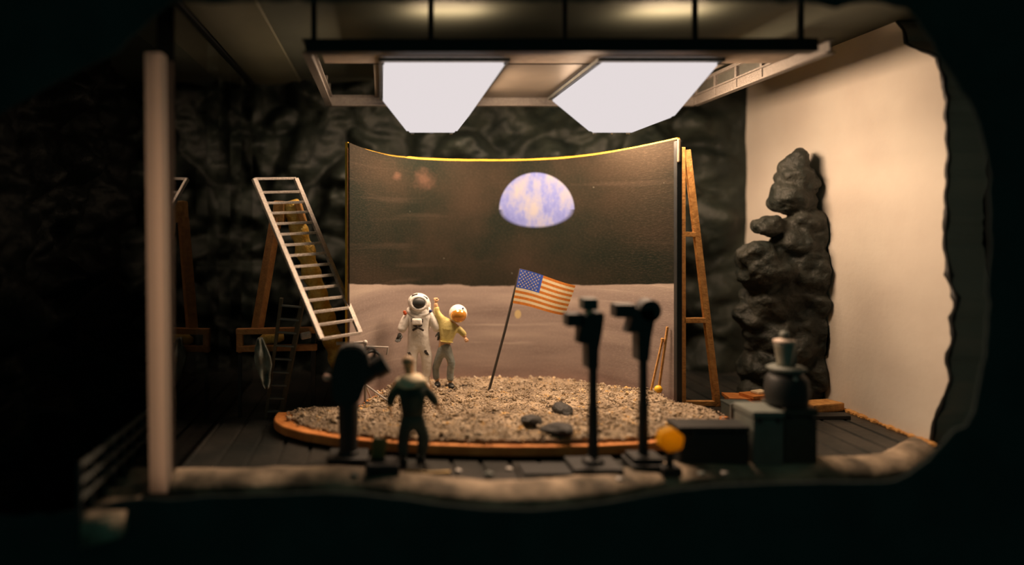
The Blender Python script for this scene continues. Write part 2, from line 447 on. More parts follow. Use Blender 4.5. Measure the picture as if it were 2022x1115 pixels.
def area(name, c, n, sx, sy, power, parent, spread=math.pi, xdir=Vector((1, 0, 0))):
    l = bpy.data.lights.new(name, 'AREA'); l.shape = 'RECTANGLE'; l.size = sx; l.size_y = sy
    l.energy = power*LAMP_POWER; l.color = LAMP_COL; l.spread = spread
    o = bpy.data.objects.new(name, l); col.objects.link(o)
    z = -Vector(n).normalized()
    x = (xdir - z*xdir.dot(z)).normalized(); y = z.cross(x)
    R = Matrix((x, y, z)).transposed().to_4x4()
    o.matrix_world = Matrix.Translation(Vector(c)) @ R
    return o
def soft_lamp(rx0, rx1, bx0, bx1, label, power):
    yr0, yr1, yb0, yb1 = 10.9, 14.15, 11.6, 13.5
    zt, zb = ZR+0.02, ZR-0.78
    t = thing('studio_lamp', ((rx0+rx1)/2, (yr0+yr1)/2, zt), label, 'lamp', 'glowing studio lamps in the ceiling rig')
    bm = NB()
    top = [bm.verts.new(p) for p in ((rx0, yr0, zt), (rx1, yr0, zt), (rx1, yr1, zt), (rx0, yr1, zt))]
    bot = [bm.verts.new(p) for p in ((bx0, yb0, zb), (bx1, yb0, zb), (bx1, yb1, zb), (bx0, yb1, zb))]
    bm.faces.new(bot[::-1]); bm.faces.new(top)
    for k in range(4): bm.faces.new((top[k], bot[k], bot[(k+1) % 4], top[(k+1) % 4]))
    bmesh.ops.bevel(bm, geom=bm.edges[:], offset=0.04, segments=2, affect='EDGES')
    build('diffuser', bm, M_glow, t)
    bm = NB()
    pr = [(rx0-.03, yr0-.03), (rx1+.03, yr0-.03), (rx1+.03, yr1+.03), (rx0-.03, yr1+.03)]
    for k in range(4): add_beam(bm, (*pr[k], zt+0.03), (*pr[(k+1) % 4], zt+0.03), 0.04, 0.05)
    build('housing_rim', bm, M_greysteel, t)
    for xx in (bx0+0.1, (bx0+bx1)/2, bx1-0.1):
        bm = NB(); add_box(bm, (xx, yb1+0.02, zb-0.01), (0.07, 0.05, 0.03), 0.005); build('clip', bm, M_greysteel, t)
    # the lamp's own light: downward and through the sloping sides
    cx_, cy_ = (bx0+bx1)/2, (yb0+yb1)/2
    area('lamp_light', (cx_, cy_, zb-0.03), (0, 0, -1), bx1-bx0, yb1-yb0, power, t)
    h = zt-zb
    for (cx2, n, sx, slope) in (((rx1+bx1)/2, (h, 0, -(rx1-bx1)), yb1-yb0, math.hypot(h, rx1-bx1)), ((rx0+bx0)/2, (-h, 0, -(bx0-rx0)), yb1-yb0, math.hypot(h, bx0-rx0))):
        nn = Vector(n).normalized()
        wgt = 0.62 if n[0] > 0 else 0.34
        area('lamp_light', Vector((cx2, cy_, (zt+zb)/2)) + Vector((-n[2], 0, n[0])).normalized()*(0.16 if n[0] > 0 else -0.16)*(-1 if Vector((-n[2], 0, n[0])).z*n[0] < 0 else 1) + nn*0.04, nn, sx, slope*0.42, power*wgt, t, xdir=Vector((0, 1, 0)))
    nn = Vector((0, h, -(yr1-yb1))).normalized()
    area('lamp_light', Vector((cx_, (yr1+yb1)/2, (zt+zb)/2)) + nn*0.05, nn, bx1-bx0, 0.7, power*0.35, t)
    # added light above the lamp, throws a warm glow on the ceiling
    area('ceiling_glow_light', (cx_+0.1, 10.98, ZR+0.5), (0, 0.0, 1), 1.1, 0.12, power*0.13, t)
    return t
soft_lamp(0.0, 2.07, 0.53, 1.52, 'blazing white softbox lamp over the astronaut, left of the pair', 260)
soft_lamp(3.62, 5.62, 4.27, 5.15, 'blazing white softbox lamp over the painted globe, nearer the plaster wall', 330)

# ---------------------------------------------------------------- glass wall at the left
pane = thing('glass_partition', (-3.08, 12.6, 0), 'tall clear glass partition with a thick pale front edge', 'glass partition')
M_glass = bpy.data.materials.new('clear_glass'); M_glass.use_nodes = True
nt = M_glass.node_tree; nt.nodes.remove(nt.nodes['Principled BSDF'])
tr = nt.nodes.new('ShaderNodeBsdfTransparent'); tr.inputs[0].default_value = (0.93, 0.96, 0.94, 1)
gl = nt.nodes.new('ShaderNodeBsdfGlossy'); gl.inputs['Roughness'].default_value = 0.01
fr = nt.nodes.new('ShaderNodeFresnel'); fr.inputs[0].default_value = 2.2
mx = nt.nodes.new('ShaderNodeMixShader')
nt.links.new(fr.outputs[0], mx.inputs[0]); nt.links.new(tr.outputs[0], mx.inputs[1]); nt.links.new(gl.outputs[0], mx.inputs[2])
nt.links.new(mx.outputs[0], nt.nodes['Material Output'].inputs['Surface'])
bm = NB(); add_box(bm, (-3.09, 12.25, 3.3), (0.26, 5.7, 6.8)); build('pane', bm, M_glass, pane)
M_edge = mat('frosted_edge', (0.72, 0.62, 0.55), 0.7, var=0.05)
nt = M_edge.node_tree; b = nt.nodes['Principled BSDF']
tl = nt.nodes.new('ShaderNodeBsdfTranslucent'); tl.inputs[0].default_value = (0.9, 0.78, 0.70, 1)
mx = nt.nodes.new('ShaderNodeMixShader'); mx.inputs[0].default_value = 0.85
nt.links.new(b.outputs[0], mx.inputs[1]); nt.links.new(tl.outputs[0], mx.inputs[2]); nt.links.new(mx.outputs[0], nt.nodes['Material Output'].inputs['Surface'])
bm = NB(); add_beam(bm, (-3.08, 9.17, -0.12), (-3.15, 9.17, 5.95), 0.24, 0.22, 0.01, up=Vector((0, 1, 0))); build('front_edge', bm, M_edge, pane)

# ---------------------------------------------------------------- painted backdrop
def bd(X):
    t = (X-2.385)/2.975; return 14.3 - 2.3*abs(t)**4.5
def bd_top(X):
    t = (X-2.385)/2.975; return HC+1.46+0.16*t*t*(1 if t > 0 else 0.6)
back = thing('painted_backdrop', (2.385, 14.3, 0), 'curved painted backdrop of black sky, rising globe and pale lunar ground', 'backdrop')
back['kind'] = 'thing'
def curve_sheet(inset, thick, zlo, zhi, NU=90, NV=24, grow=0.0):
    bm = NB(); uv = bm.loops.layers.uv.new('UVMap')
    grid = {}
    for side in (0, 1):
        for i in range(NU+1):
            X = -0.59-grow + (5.95+2*grow)*i/NU
            t = (X-2.385)/2.975
            nrm = Vector((4.5*2.3*math.copysign(abs(t)**3.5, t)/2.975, 1, 0)).normalized()
            base = Vector((X, bd(X), 0)) + nrm*(inset + thick*side)
            for j in range(NV+1):
                v = j/NV
                z = zlo(X)+(zhi(X)-zlo(X))*v
                z += 0.006*noise.noise(Vector((X*3, j, 1))) if j == NV else 0
                grid[(side, i, j)] = bm.verts.new((base.x, base.y, z))
    def face(ks):
        f = bm.faces.new([grid[k] for k in ks])
        for l in f.loops: l[uv].uv = (l.vert.co.x, l.vert.co.z-HC)
    for i in range(NU):
        for j in range(NV):
            face([(0, i, j), (0, i+1, j), (0, i+1, j+1), (0, i, j+1)]); face([(1, i, j+1), (1, i+1, j+1), (1, i+1, j), (1, i, j)])
        face([(1, i, 0), (1, i+1, 0), (0, i+1, 0), (0, i, 0)]); face([(0, i, NV), (0, i+1, NV), (1, i+1, NV), (1, i, NV)])
    for j in range(NV):
        face([(0, 0, j), (0, 0, j+1), (1, 0, j+1), (1, 0, j)]); face([(1, NU, j), (1, NU, j+1), (0, NU, j+1), (0, NU, j)])
    return bm

def painted():
    m = bpy.data.materials.new('painted_moon_scene'); m.use_nodes = True
    nt = m.node_tree; b = nt.nodes['Principled BSDF']; L = nt.links.new
    b.inputs['Roughness'].default_value = 0.9; b.inputs['Specular IOR Level'].default_value = 0.03
    uv = nt.nodes.new('ShaderNodeUVMap'); uv.uv_map = 'UVMap'
    sep = nt.nodes.new('ShaderNodeSeparateXYZ'); L(uv.outputs[0], sep.inputs[0])
    U, V = sep.outputs[0], sep.outputs[1]
    def mth(op, a, c=None, clamp=False, d=None):
        n = nt.nodes.new('ShaderNodeMath'); n.operation = op; n.use_clamp = clamp
        for i, s in enumerate((a, c, d)):
            if s is None: continue
            if isinstance(s, (int, float)): n.inputs[i].default_value = s
            else: L(s, n.inputs[i])
        return n.outputs[0]
    def nz(scale, detail=4, stretch=(1, 1, 1), off=0, rough=0.5):
        mp = nt.nodes.new('ShaderNodeMapping'); mp.inputs['Scale'].default_value = stretch; mp.inputs['Location'].default_value = (off, off*0.7, off)
        L(uv.outputs[0], mp.inputs[0]); n = nt.nodes.new('ShaderNodeTexNoise'); n.inputs['Scale'].default_value = scale; n.inputs['Detail'].default_value = detail; n.inputs['Roughness'].default_value = rough
        L(mp.outputs[0], n.inputs[0]); return n.outputs['Fac']
    def ramp(f, stops):
        r = nt.nodes.new('ShaderNodeValToRGB'); e = r.color_ramp.elements
        while len(e) < len(stops): e.new(0.5)
        for k, (p, c) in enumerate(stops): e[k].position = p; e[k].color = (*c, 1)
        L(f, r.inputs[0]); return r.outputs[0]
    def mixc(f, a, c):
        n = nt.nodes.new('ShaderNodeMix'); n.data_type = 'RGBA'
        if isinstance(f, (int, float)): n.inputs[0].default_value = f
        else: L(f, n.inputs[0])
        L(a, n.inputs[6]) if not isinstance(a, tuple) else setattr(n.inputs[6], 'default_value', (*a, 1))
        L(c, n.inputs[7]) if not isinstance(c, tuple) else setattr(n.inputs[7], 'default_value', (*c, 1))
        return n.outputs[2]
    # black paint with worn brown canvas
    sky = ramp(nz(0.7, 6, off=3), [(0.38, (0.010, 0.013, 0.010)), (0.66, (0.027, 0.021, 0.015))])
    canvas = nz(24, 3, (1, 1.6, 1), 7, 0.85)
    sky = mixc(mth('MULTIPLY', mth('SUBTRACT', canvas, 0.48, True), 1.0, True), sky, (0.11, 0.08, 0.055))
    sky = mixc(mth('MULTIPLY', mth('SUBTRACT', nz(0.8, 7, (0.5, 6, 1), 9), 0.60, True), 0.9, True), sky, (0.16, 0.11, 0.08))
    # pink-brown blot near the left
    for (bu, bv, br, st) in ((0.90, 1.02, 0.36, 0.22), (0.33, 1.10, 0.15, 0.25)):
        rr = mth('SQRT', mth('ADD', mth('POWER', mth('SUBTRACT', U, bu), 2), mth('POWER', mth('SUBTRACT', V, bv), 2)))
        blot = mth('MULTIPLY', mth('SUBTRACT', nz(5, 7, off=bu*9, rough=0.7), mth('DIVIDE', rr, br*1.6)), 2.2, True)
        sky = mixc(mth('MULTIPLY', mth('MULTIPLY', blot, nz(7, 6, off=1)), st), sky, (0.40, 0.20, 0.14))
    vor = nt.nodes.new('ShaderNodeTexVoronoi'); vor.inputs['Scale'].default_value = 3.2; L(uv.outputs[0], vor.inputs[0])
    star = mth('LESS_THAN', vor.outputs['Distance'], 0.022)
    sky = mixc(mth('MULTIPLY', star, 0.6), sky, (0.5, 0.5, 0.42))
    # lunar ground
    gr = ramp(nz(1.0, 7, (0.35, 2.6, 1), 2), [(0.30, (0.165, 0.13, 0.12)), (0.55, (0.245, 0.20, 0.18)), (0.75, (0.34, 0.285, 0.245))])
    gr = mixc(mth('MULTIPLY', mth('SUBTRACT', nz(26, 3, off=5, rough=0.8), 0.5, True), 1.6, True), gr, (0.40, 0.34, 0.28))
    gr = mixc(mth('MULTIPLY', mth('SUBTRACT', nz(1.3, 5, (0.4, 7, 1), 12), 0.62, True), 3, True), gr, (0.48, 0.42, 0.36))
    rr = mth('DIVIDE', mth('SUBTRACT', V, -1.35), 0.32); band = mth('ADD', rr, 0.0, True)
    gr = mixc(mth('MULTIPLY', band, 0.35), gr, (0.42, 0.36, 0.30))
    # horizon height: lower in the middle of the curve
    t = mth('DIVIDE', mth('SUBTRACT', U, 2.385), 2.975)
    hor = mth('ADD', mth('MULTIPLY', mth('POWER', mth('ABSOLUTE', t), 4.5), 0.235), -1.255)
    hor = mth('ADD', hor, mth('MULTIPLY', mth('SUBTRACT', nz(1.4, 3, (1, 0, 1), 20), 0.5), 0.13))
    hor = mth('ADD', hor, mth('MULTIPLY', mth('SUBTRACT', nz(6, 4, (1, 0, 1), 20), 0.5), 0.03))
    msk = mth('MULTIPLY', mth('SUBTRACT', V, hor), 45, True)
    base = mixc(msk, gr, sky)
    # the globe
    EU, EV = 3.335, 0.40
    dx = mth('SUBTRACT', U, EU); dv = mth('SUBTRACT', V, EV)
    up = mth('GREATER_THAN', dv, 0)
    rad = mth('ADD', mth('MULTIPLY', up, 0.80), mth('MULTIPLY', mth('SUBTRACT', 1, up), 0.40))
    vv = mth('DIVIDE', dv, rad); uu = mth('DIVIDE', dx, 0.785)
    r2 = mth('SQRT', mth('ADD', mth('MULTIPLY', uu, uu), mth('MULTIPLY', vv, vv)))
    soft = mth('ADD', mth('MULTIPLY', up, 26), 7)
    gm = mth('MULTIPLY', mth('SUBTRACT', 1.015, r2), soft, True)
    cl = mth('ADD', mth('MULTIPLY', nz(1.7, 8, (1.5, 0.75, 1), 31, 0.62), 1), mth('MULTIPLY', mth('SUBTRACT', nz(6, 6, (1, 0.8, 1), 3), 0.5), 0.22))
    gc = ramp(cl, [(0.38, (0.11, 0.135, 0.36)), (0.48, (0.14, 0.17, 0.40)), (0.54, (0.19, 0.215, 0.37)), (0.66, (0.25, 0.255, 0.30))])
    base = mixc(gm, base, gc)
    # small yellowish stain beside the flagpole
    su = mth('DIVIDE', mth('SUBTRACT', U, 2.955), 0.075); sv = mth('DIVIDE', mth('SUBTRACT', V, -1.87), 0.10)
    sr = mth('SQRT', mth('ADD', mth('MULTIPLY', su, su), mth('MULTIPLY', sv, sv)))
    base = mixc(mth('MULTIPLY', mth('SUBTRACT', 1, sr), 8, True), base, (0.40, 0.32, 0.17))
    L(base, b.inputs['Base Color'])
    bp = nt.nodes.new('ShaderNodeBump'); bp.inputs['Strength'].default_value = 0.25; bp.inputs['Distance'].default_value = 0.02
    L(nz(40, 3, off=8, rough=0.8), bp.inputs['Height']); L(bp.outputs[0], b.inputs['Normal'])
    return m
M_paint = painted()
zlo = lambda X: 0.03
bm = curve_sheet(0.0, 0.03, zlo, bd_top); build('painted_panel', bm, M_paint, back)
bm = curve_sheet(0.032, 0.05, lambda X: 0.02, lambda X: bd_top(X)+(0.03 if X > 0.6 else 0.012), NV=4, grow=0.0); build('backing_board', bm, M_yellow, back)
XR = 2.385+2.975
bm = NB(); add_box(bm, (XR+0.035, 12.03, 2.56), (0.10, 0.20, 5.1), 0.008); build('side_batten', bm, M_black, back)
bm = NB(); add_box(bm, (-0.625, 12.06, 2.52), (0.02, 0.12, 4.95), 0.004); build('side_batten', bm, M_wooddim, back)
bm = NB(); add_box(bm, (XR+0.01, 11.9, 4.93), (0.045, 0.06, 0.42), 0.015); build('corner_bracket', bm, mat('worn_bracket', (0.24, 0.17, 0.10), 0.7), back)

# ---------------------------------------------------------------- round lunar platform
plat = thing('moon_platform', (2.2, 12.0, 0), 'round raised platform of grey gravel with a bright orange plywood edge', 'platform')
PY = 11.65
def outline(a):
    c, s = math.cos(a), math.sin(a)
    rx = 4.1 if c < 0 else 3.98
    ry = 1.62 if s < 0 else 3.0
    e = 2/2.1
    o = Vector((2.2+rx*math.copysign(abs(c)**e, c), PY+ry*math.copysign(abs(s)**e, s), 0))
    if s > 0:
        # stop where the painted backdrop stands
        for k in range(40, 101):
            q_ = Vector((2.2, PY, 0)).lerp(o, k/100)
            if -0.66 < q_.x < 5.46 and q_.y > bd(q_.x)-0.05: return Vector((2.2, PY, 0)).lerp(o, (k-1)/100)
    return o
ZP = 0.2
NA = 160
bm = NB()
loops = []
for (k, z) in ((0.955, 0.05), (0.99, 0.05), (1.0, 0.06), (1.0, ZP-0.015), (0.995, ZP), (0.9, ZP), (0.9, 0.1)):
    row = []
    for i in range(NA):
        a = 2*math.pi*i/NA; o = outline(a); c = Vector((2.2, PY, 0))
        q = c+(o-c)*(k + (0.006*noise.noise(Vector((a*9, 1, 1))) if k > 0.97 else 0)); row.append(bm.verts.new((q.x, q.y, z)))
    loops.append(row)
L_ = len(loops)
for j in range(L_):
    a, b = loops[j], loops[(j+1) % L_]
    for i in range(NA): bm.faces.new((a[i], a[(i+1) % NA], b[(i+1) % NA], b[i]))
build('orange_rim', bm, M_orange, plat)
bm = NB()
add_prism(bm, [(2.2+(outline(2*math.pi*i/48).x-2.2)*0.86, PY+(outline(2*math.pi*i/48).y-PY)*0.86, 0.001) for i in range(48)], (0, 0, 0.09))
build('underframe', bm, M_black, plat)
def ground(x, y):
    """height of the gravel"""
    o = Vector((x-2.2, y-PY))
    t = min(1, math.hypot(o.x/4.0, o.y/(1.62 if o.y < 0 else 3.0)))
    h = ZP + 0.012 + 0.085*min(1, (1-t)*7)
    h += 0.045*noise.noise(Vector((x*1.1, y*1.3, 0)))*min(1, (1-t)*6) + 0.028*noise.noise(Vector((x*3.1, y*3.5, 4)))*min(1, (1-t)*6)
    h += 0.03*max(0, y-12.5)*min(1, (1-t)*6)
    h += 0.20*math.exp(-((x-5.0)**2*1.6+(y-12.2)**2*1.4))
    for (qx, qy, r, dp) in ((3.6, 10.75, 0.38, 0.10), (3.95, 11.45, 0.3, 0.08), (0.2, 11.0, 0.35, 0.06), (1.9, 11.6, 0.3, 0.05)):
        dd = math.hypot(x-qx, (y-qy)*1.2)/r
        if dd < 1.6: h += dp*(-math.exp(-dd*dd*2.2) + 0.45*math.exp(-((dd-1.05)**2)*9))
    return h
bm = NB()
NR, NA2 = 90, 300
ctr = Vector((2.2, PY, 0)); prevr = None
for j in range(NR+1):
    k = 0.93*j/NR
    row = []
    if j == 0:
        cv = bm.verts.new((2.2, PY, ground(2.2, PY))); prevr = cv; continue
    for i in range(NA2):
        a = 2*math.pi*i/NA2; o = outline(a)
        kk = k + (0.03*noise.noise(Vector((a*4, 3, 1))) - 0.02 + 0.02*noise.noise(Vector((a*17, 3, 1))) if j == NR else 0)
        q = ctr+(o-ctr)*kk
        if q.y > bd(q.x)-0.02 and -0.6 < q.x < 5.4: q.y = bd(q.x)-0.02
        row.append(bm.verts.new((q.x, q.y, ground(q.x, q.y)+0.012*noise.noise(Vector((q.x*14, q.y*14, 0))))))
    if j == 1:
        for i in range(NA2): bm.faces.new((prevr, row[i], row[(i+1) % NA2]))
    else:
        for i in range(NA2): bm.faces.new((prevr[i], row[i], row[(i+1) % NA2], prevr[(i+1) % NA2]))
    prevr = row
low = [bm.verts.new((v.co.x, v.co.y, 0.12)) for v in prevr]
for i in range(NA2): bm.faces.new((prevr[i], low[i], low[(i+1) % NA2], prevr[(i+1) % NA2]))
bm.faces.new(low)
M_reg = mat('lunar_grit', (0.17, 0.13, 0.09), 0.9, scale=2.6, bump=1.0, bscale=26, color2=(0.40, 0.315, 0.22), spec=0.2, detail=9)
build('lunar_soil', bm, M_reg, plat)
def gravel_mat():
    m = bpy.data.materials.new('gravel'); m.use_nodes = True
    nt = m.node_tree; b = nt.nodes['Principled BSDF']; b.inputs['Roughness'].default_value = 0.75
    tc = nt.nodes.new('ShaderNodeTexCoord'); wn = nt.nodes.new('ShaderNodeTexNoise'); wn.inputs['Scale'].default_value = 5; wn.inputs['Detail'].default_value = 3
    nt.links.new(tc.outputs['Object'], wn.inputs[0])
    r = nt.nodes.new('ShaderNodeValToRGB'); e = r.color_ramp.elements
    for k in range(3): e.new(0.5)
    for k, (p, c) in enumerate(((0.33, (0.07, 0.055, 0.04)), (0.43, (0.24, 0.17, 0.09)), (0.5, (0.31, 0.25, 0.18)), (0.58, (0.44, 0.37, 0.28)), (0.68, (0.60, 0.38, 0.14)))):
        e[k].position = p; e[k].color = (*c, 1)
    nt.links.new(wn.outputs['Fac'], r.inputs[0]); nt.links.new(r.outputs[0], b.inputs['Base Color'])
    return m
random.seed(21)
import numpy as np
ico = bmesh.new(); bmesh.ops.create_icosphere(ico, subdivisions=1, radius=1)
iv = [v.co.copy() for v in ico.verts]; ifc = [tuple(v.index for v in f.verts) for f in ico.faces]; ico.free()
V_, F_ = [], []
cnt = 0
while cnt < 10000:
    a = random.uniform(0, 2*math.pi); k = math.sqrt(random.random())*0.95
    q = ctr+(outline(a)-ctr)*k
    if -0.7 < q.x < 5.5 and q.y > bd(q.x)-0.04: continue
    s = random.uniform(0.009, 0.021) if random.random() < 0.95 else random.uniform(0.024, 0.05)
    zz = ground(q.x, q.y)
    R = Euler((random.uniform(0, 3), random.uniform(0, 3), random.uniform(0, 6))).to_matrix()
    sx, sy, sz = s*random.uniform(.7, 1.4), s*random.uniform(.7, 1.3), s*random.uniform(.5, 1)
    b0 = len(V_)
    for v in iv:
        jt = 1+random.uniform(-.22, .22)
        p = R @ Vector((v.x*sx*jt, v.y*sy*jt, v.z*sz*jt)); V_.append((q.x+p.x, q.y+p.y, zz+s*0.35+p.z))
    for f in ifc: F_.append(tuple(b0+i for i in f))
    cnt += 1
me = bpy.data.meshes.new('gravel'); me.from_pydata(V_, [], F_)
g_ = link('gravel', me, gravel_mat(), plat); g_['kind'] = 'stuff'

# larger dark rocks lying on the gravel
def boulder(name, c, r, m, parent=None, seed=0, rot=(0, 0, 0), amp=0.35, sub=4):
    bm = NB(); bmesh.ops.create_icosphere(bm, subdivisions=sub, radius=1)
    R = Euler(rot).to_matrix()
    for v in bm.verts:
        n = v.co.normalized()
        k = 1+amp*(noise.voronoi(n*1.3+Vector((seed, seed*2, 0)))[0][0]-0.45)+0.06*noise.noise(n*5+Vector((seed, 0, 0)))
        v.co = R @ Vector((n.x*r[0]*k, n.y*r[1]*k, n.z*r[2]*k)) + Vector(c)
    return bm
for (px, py, rr, lab, sd) in ((1050, 838, (0.30, 0.16, 0.09), 'flat dark rock on the gravel, left of the camera stand column', 1.0),
                              (1100, 858, (0.30, 0.20, 0.11), 'largest dark wedge of rock at the front edge of the gravel', 2.3),
                              (1112, 818, (0.20, 0.16, 0.12), 'small dark grey stone farther back on the gravel', 5.1)):
    c = PZ(px, py, 0.27)
    bm = boulder('r', (c.x, c.y, ground(c.x, c.y)+rr[2]*0.45), rr, None, seed=sd, rot=(0, 0.2, sd), sub=3)
    o = build('dark_rock', bm, mat('dark_moon_rock', (0.022, 0.022, 0.02), 0.7, var=0.4, bump=0.8, bscale=10), loc=(c.x, c.y, ground(c.x, c.y)))
    tag(o, lab, 'rock', 'dark rocks lying on the gravel')

# ---------------------------------------------------------------- flag
fp0 = P(965, 772, 13.05); fp1 = P(1027, 531, 13.05)
fp0.z = ground(fp0.x, fp0.y)-0.02
flag = thing('flag', (fp0.x, fp0.y, fp0.z), 'leaning stars and stripes flag on a thin dark pole planted in gravel', 'flag')
bm = NB(); add_tube(bm, [fp0, fp0.lerp(fp1, 0.5)+Vector((0.012, 0, 0)), fp1], 0.026, 10); build('pole', bm, M_blackpole, flag)
TL, BL = P(1026, 530, 13.05), P(1012, 598, 13.05)
TR, BR = P(1135, 563, 13.0), P(1115, 622, 13.0)
def fpt(u, v, o=0.0):
    p = TL.lerp(TR, u).lerp(BL.lerp(BR, u), v)
    wv = 0.03*math.sin(u*5.5+v*1.2)*u
    return p + Vector((0, -0.03+wv+o, 0.012*math.sin(u*6)))
M_fred = mat('flag_stripe_red', (0.60, 0.20, 0.025), 0.7, var=0.12, scale=30)
M_fwhite = mat('flag_stripe_white', (0.78, 0.67, 0.44), 0.7, var=0.06, scale=30)
M_fblue = mat('flag_canton_blue', (0.045, 0.11, 0.55), 0.7, var=0.2, scale=30)
M_fedge = mat('flag_yellow_edge', (0.72, 0.45, 0.12), 0.7)
bm = NB(); NU, NV = 28, 26
g = {}
for s in (0, 1):
    for i in range(NU+1):
        for j in range(NV+1): g[(s, i, j)] = bm.verts.new(fpt(i/NU, j/NV, 0.03*s))
for i in range(NU):
    for j in range(NV):
        mi = 2 if (i < NU*0.4-0.01 and j < 14) else (0 if (j//2) % 2 == 0 else 1)
        f = bm.faces.new((g[(0, i, j)], g[(0, i+1, j)], g[(0, i+1, j+1)], g[(0, i, j+1)])); f.material_index = mi
        f = bm.faces.new((g[(1, i, j)], g[(1, i, j+1)], g[(1, i+1, j+1)], g[(1, i+1, j)])); f.material_index = mi
for i in range(NU):
    for j, fl in ((0, 1), (NV, 0)):
        f = bm.faces.new((g[(0, i, j)], g[(1, i, j)], g[(1, i+1, j)], g[(0, i+1, j)])); f.material_index = 3
for j in range(NV):
    for i in (0, NU):
        f = bm.faces.new((g[(0, i, j)], g[(0, i, j+1)], g[(1, i, j+1)], g[(1, i, j)])); f.material_index = 3
for r_ in range(9):
    nst = 6 if r_ % 2 == 0 else 5
    for k in range(nst):
        u = (0.4/12)*(1+2*k + (0 if r_ % 2 == 0 else 1)); v = (14/26)*(r_+1)/10
        for o, sg in ((-0.004, 1), (0.034, -1)):
            pts = []
            for q in range(10):
                a = math.pi*q/5; R_ = 1.0 if q % 2 == 0 else 0.42
                pts.append(bm.verts.new(fpt(u+0.016*R_*math.sin(a), v-0.028*R_*math.cos(a), o)))
            c_ = bm.verts.new(fpt(u, v, o))
            for q in range(10):
                f = bm.faces.new((c_, pts[q], pts[(q+1) % 10])); f.material_index = 1
me = bpy.data.meshes.new('cloth'); bm.to_mesh(me); bm.free()
link('cloth', me, [M_fred, M_fwhite, M_fblue, M_fedge], flag)

# ---------------------------------------------------------------- figures
def px_chain(lst, d0):
    return [(P(x, y, d0+dd), r) for x, y, dd, r in lst]
def hand(name, wrist, tip_dir, side_dir, size, m, parent, curl=0.3):
    """five-fingered hand: palm root, four fingers of unequal length, thumb off the side"""
    wrist = Vector(wrist); t = Vector(tip_dir).normalized(); s = Vector(side_dir); s = (s-t*s.dot(t)).normalized(); n = t.cross(s)
    palm = wrist + t*size*0.30; kn = wrist + t*size*0.52
    ch = [[(wrist, (size*0.16, size*0.13)), (palm, (size*0.24, size*0.14))]]
    for k, (off, ln) in enumerate(((0.20, 0.38), (0.07, 0.44), (-0.07, 0.41), (-0.20, 0.32))):
        b_ = kn + s*off*size
        m1 = b_ + t*ln*size*0.5*math.cos(curl) + n*ln*size*0.5*math.sin(curl)
        e_ = m1 + t*ln*size*0.5*math.cos(curl*2.2) + n*ln*size*0.5*math.sin(curl*2.2)
        ch.append([(palm, (size*0.24, size*0.14)), (b_, size*0.075), (m1, size*0.07), (e_, size*0.055)])
    tb = wrist + t*size*0.22 + s*size*0.24
    ch.append([(palm, (size*0.24, size*0.14)), (tb, size*0.085), (tb + (t*0.8+s*0.6+n*0.4).normalized()*size*0.2, size*0.075), (tb + (t*0.95+s*0.35+n*0.7).normalized()*size*0.36, size*0.06)])
    return skin(name, ch, m, parent, sub=1)
def ring_at(bm, c, r1, r2, thick, rot=(0, 0, 0), n=32):
    R = Euler(rot).to_matrix(); rows = []
    for i in range(n):
        a = 2*math.pi*i/n; o = Vector((math.cos(a)*r1, 0, math.sin(a)*r2)); od = o.normalized()
        rows.append([bm.verts.new(Vector(c)+R @ (o + od*math.cos(b_)*thick + Vector((0, math.sin(b_)*thick, 0)))) for b_ in [2*math.pi*k/8 for k in range(8)]])
    for i in range(n):
        a, b = rows[i], rows[(i+1) % n]
        for k in range(8): bm.faces.new((a[k], a[(k+1) % 8], b[(k+1) % 8], b[k]))

# --- astronaut
D = 13.25
S = D/F      # metres per photo pixel at this depth
az = P(826, 752, D)
az.z = ground(az.x, az.y)
ast = thing('astronaut', az, 'astronaut figure in a white spacesuit with open dark visor, standing against backdrop', 'astronaut')
def q(x, y, dd=0.0): return P(x, y, D+dd)
pel = (q(826, 672), (0.235, 0.165))
chest = (q(827, 628), (0.26, 0.18))
body = skin('spacesuit', [
    [pel, (q(826, 650), (0.235, 0.165)), chest, (q(827, 612), (0.22, 0.17)), (q(827, 603), (0.15, 0.14))],
    [chest, (q(806, 620, -.02), 0.135), (q(800, 635, -.03), 0.118), (q(794, 648, -.05), 0.10), (q(790, 656, -.07), 0.088)],
    [chest, (q(848, 619, -.02), 0.135), (q(855, 634, -.02), 0.115), (q(861, 646, -.03), 0.095), (q(866, 655, -.05), 0.075)],
    [pel, (q(816, 690), 0.14), (q(813, 704, -.02), 0.13), (q(813, 722, -.01), 0.112), (q(815, 737), 0.092), (q(815, 746), 0.088)],
    [pel, (q(838, 690), 0.14), (q(843, 704, -.02), 0.13), (q(843, 722, -.01), 0.112), (q(842, 737), 0.092), (q(841, 746), 0.088)],
], M_suit, ast)
bm = NB(); add_ball(bm, q(827, 597), (0.225, 0.21, 0.19), 28, rot=(0, 0.1, 0)); build('helmet', bm, M_suit, ast, smooth=True)
bm = NB()
ring_at(bm, q(827, 598.5, -0.17), 0.155, 0.125, 0.035, (-0.15, 0.1, 0)); ring_at(bm, q(827, 613, -0.08), 0.21, 0.11, 0.04, (-0.5, 0, 0)); ring_at(bm, q(827, 619, -0.06), 0.19, 0.09, 0.04, (-0.7, 0, 0))
build('neck_ring', bm, M_suit, ast, smooth=True)
bm = NB(); add_ball(bm, q(827, 598, -0.172), (0.135, 0.075, 0.104), 24); v_ = build('visor', bm, M_visor, ast, smooth=True); v_['label'] = 'glossy dark visor'
bm = NB()
add_box(bm, q(819, 581.5, -0.08), (0.12, 0.05, 0.02), 0.005, (0, -0.25, 0)); build('helmet_trim', bm, M_blackpatch, ast)
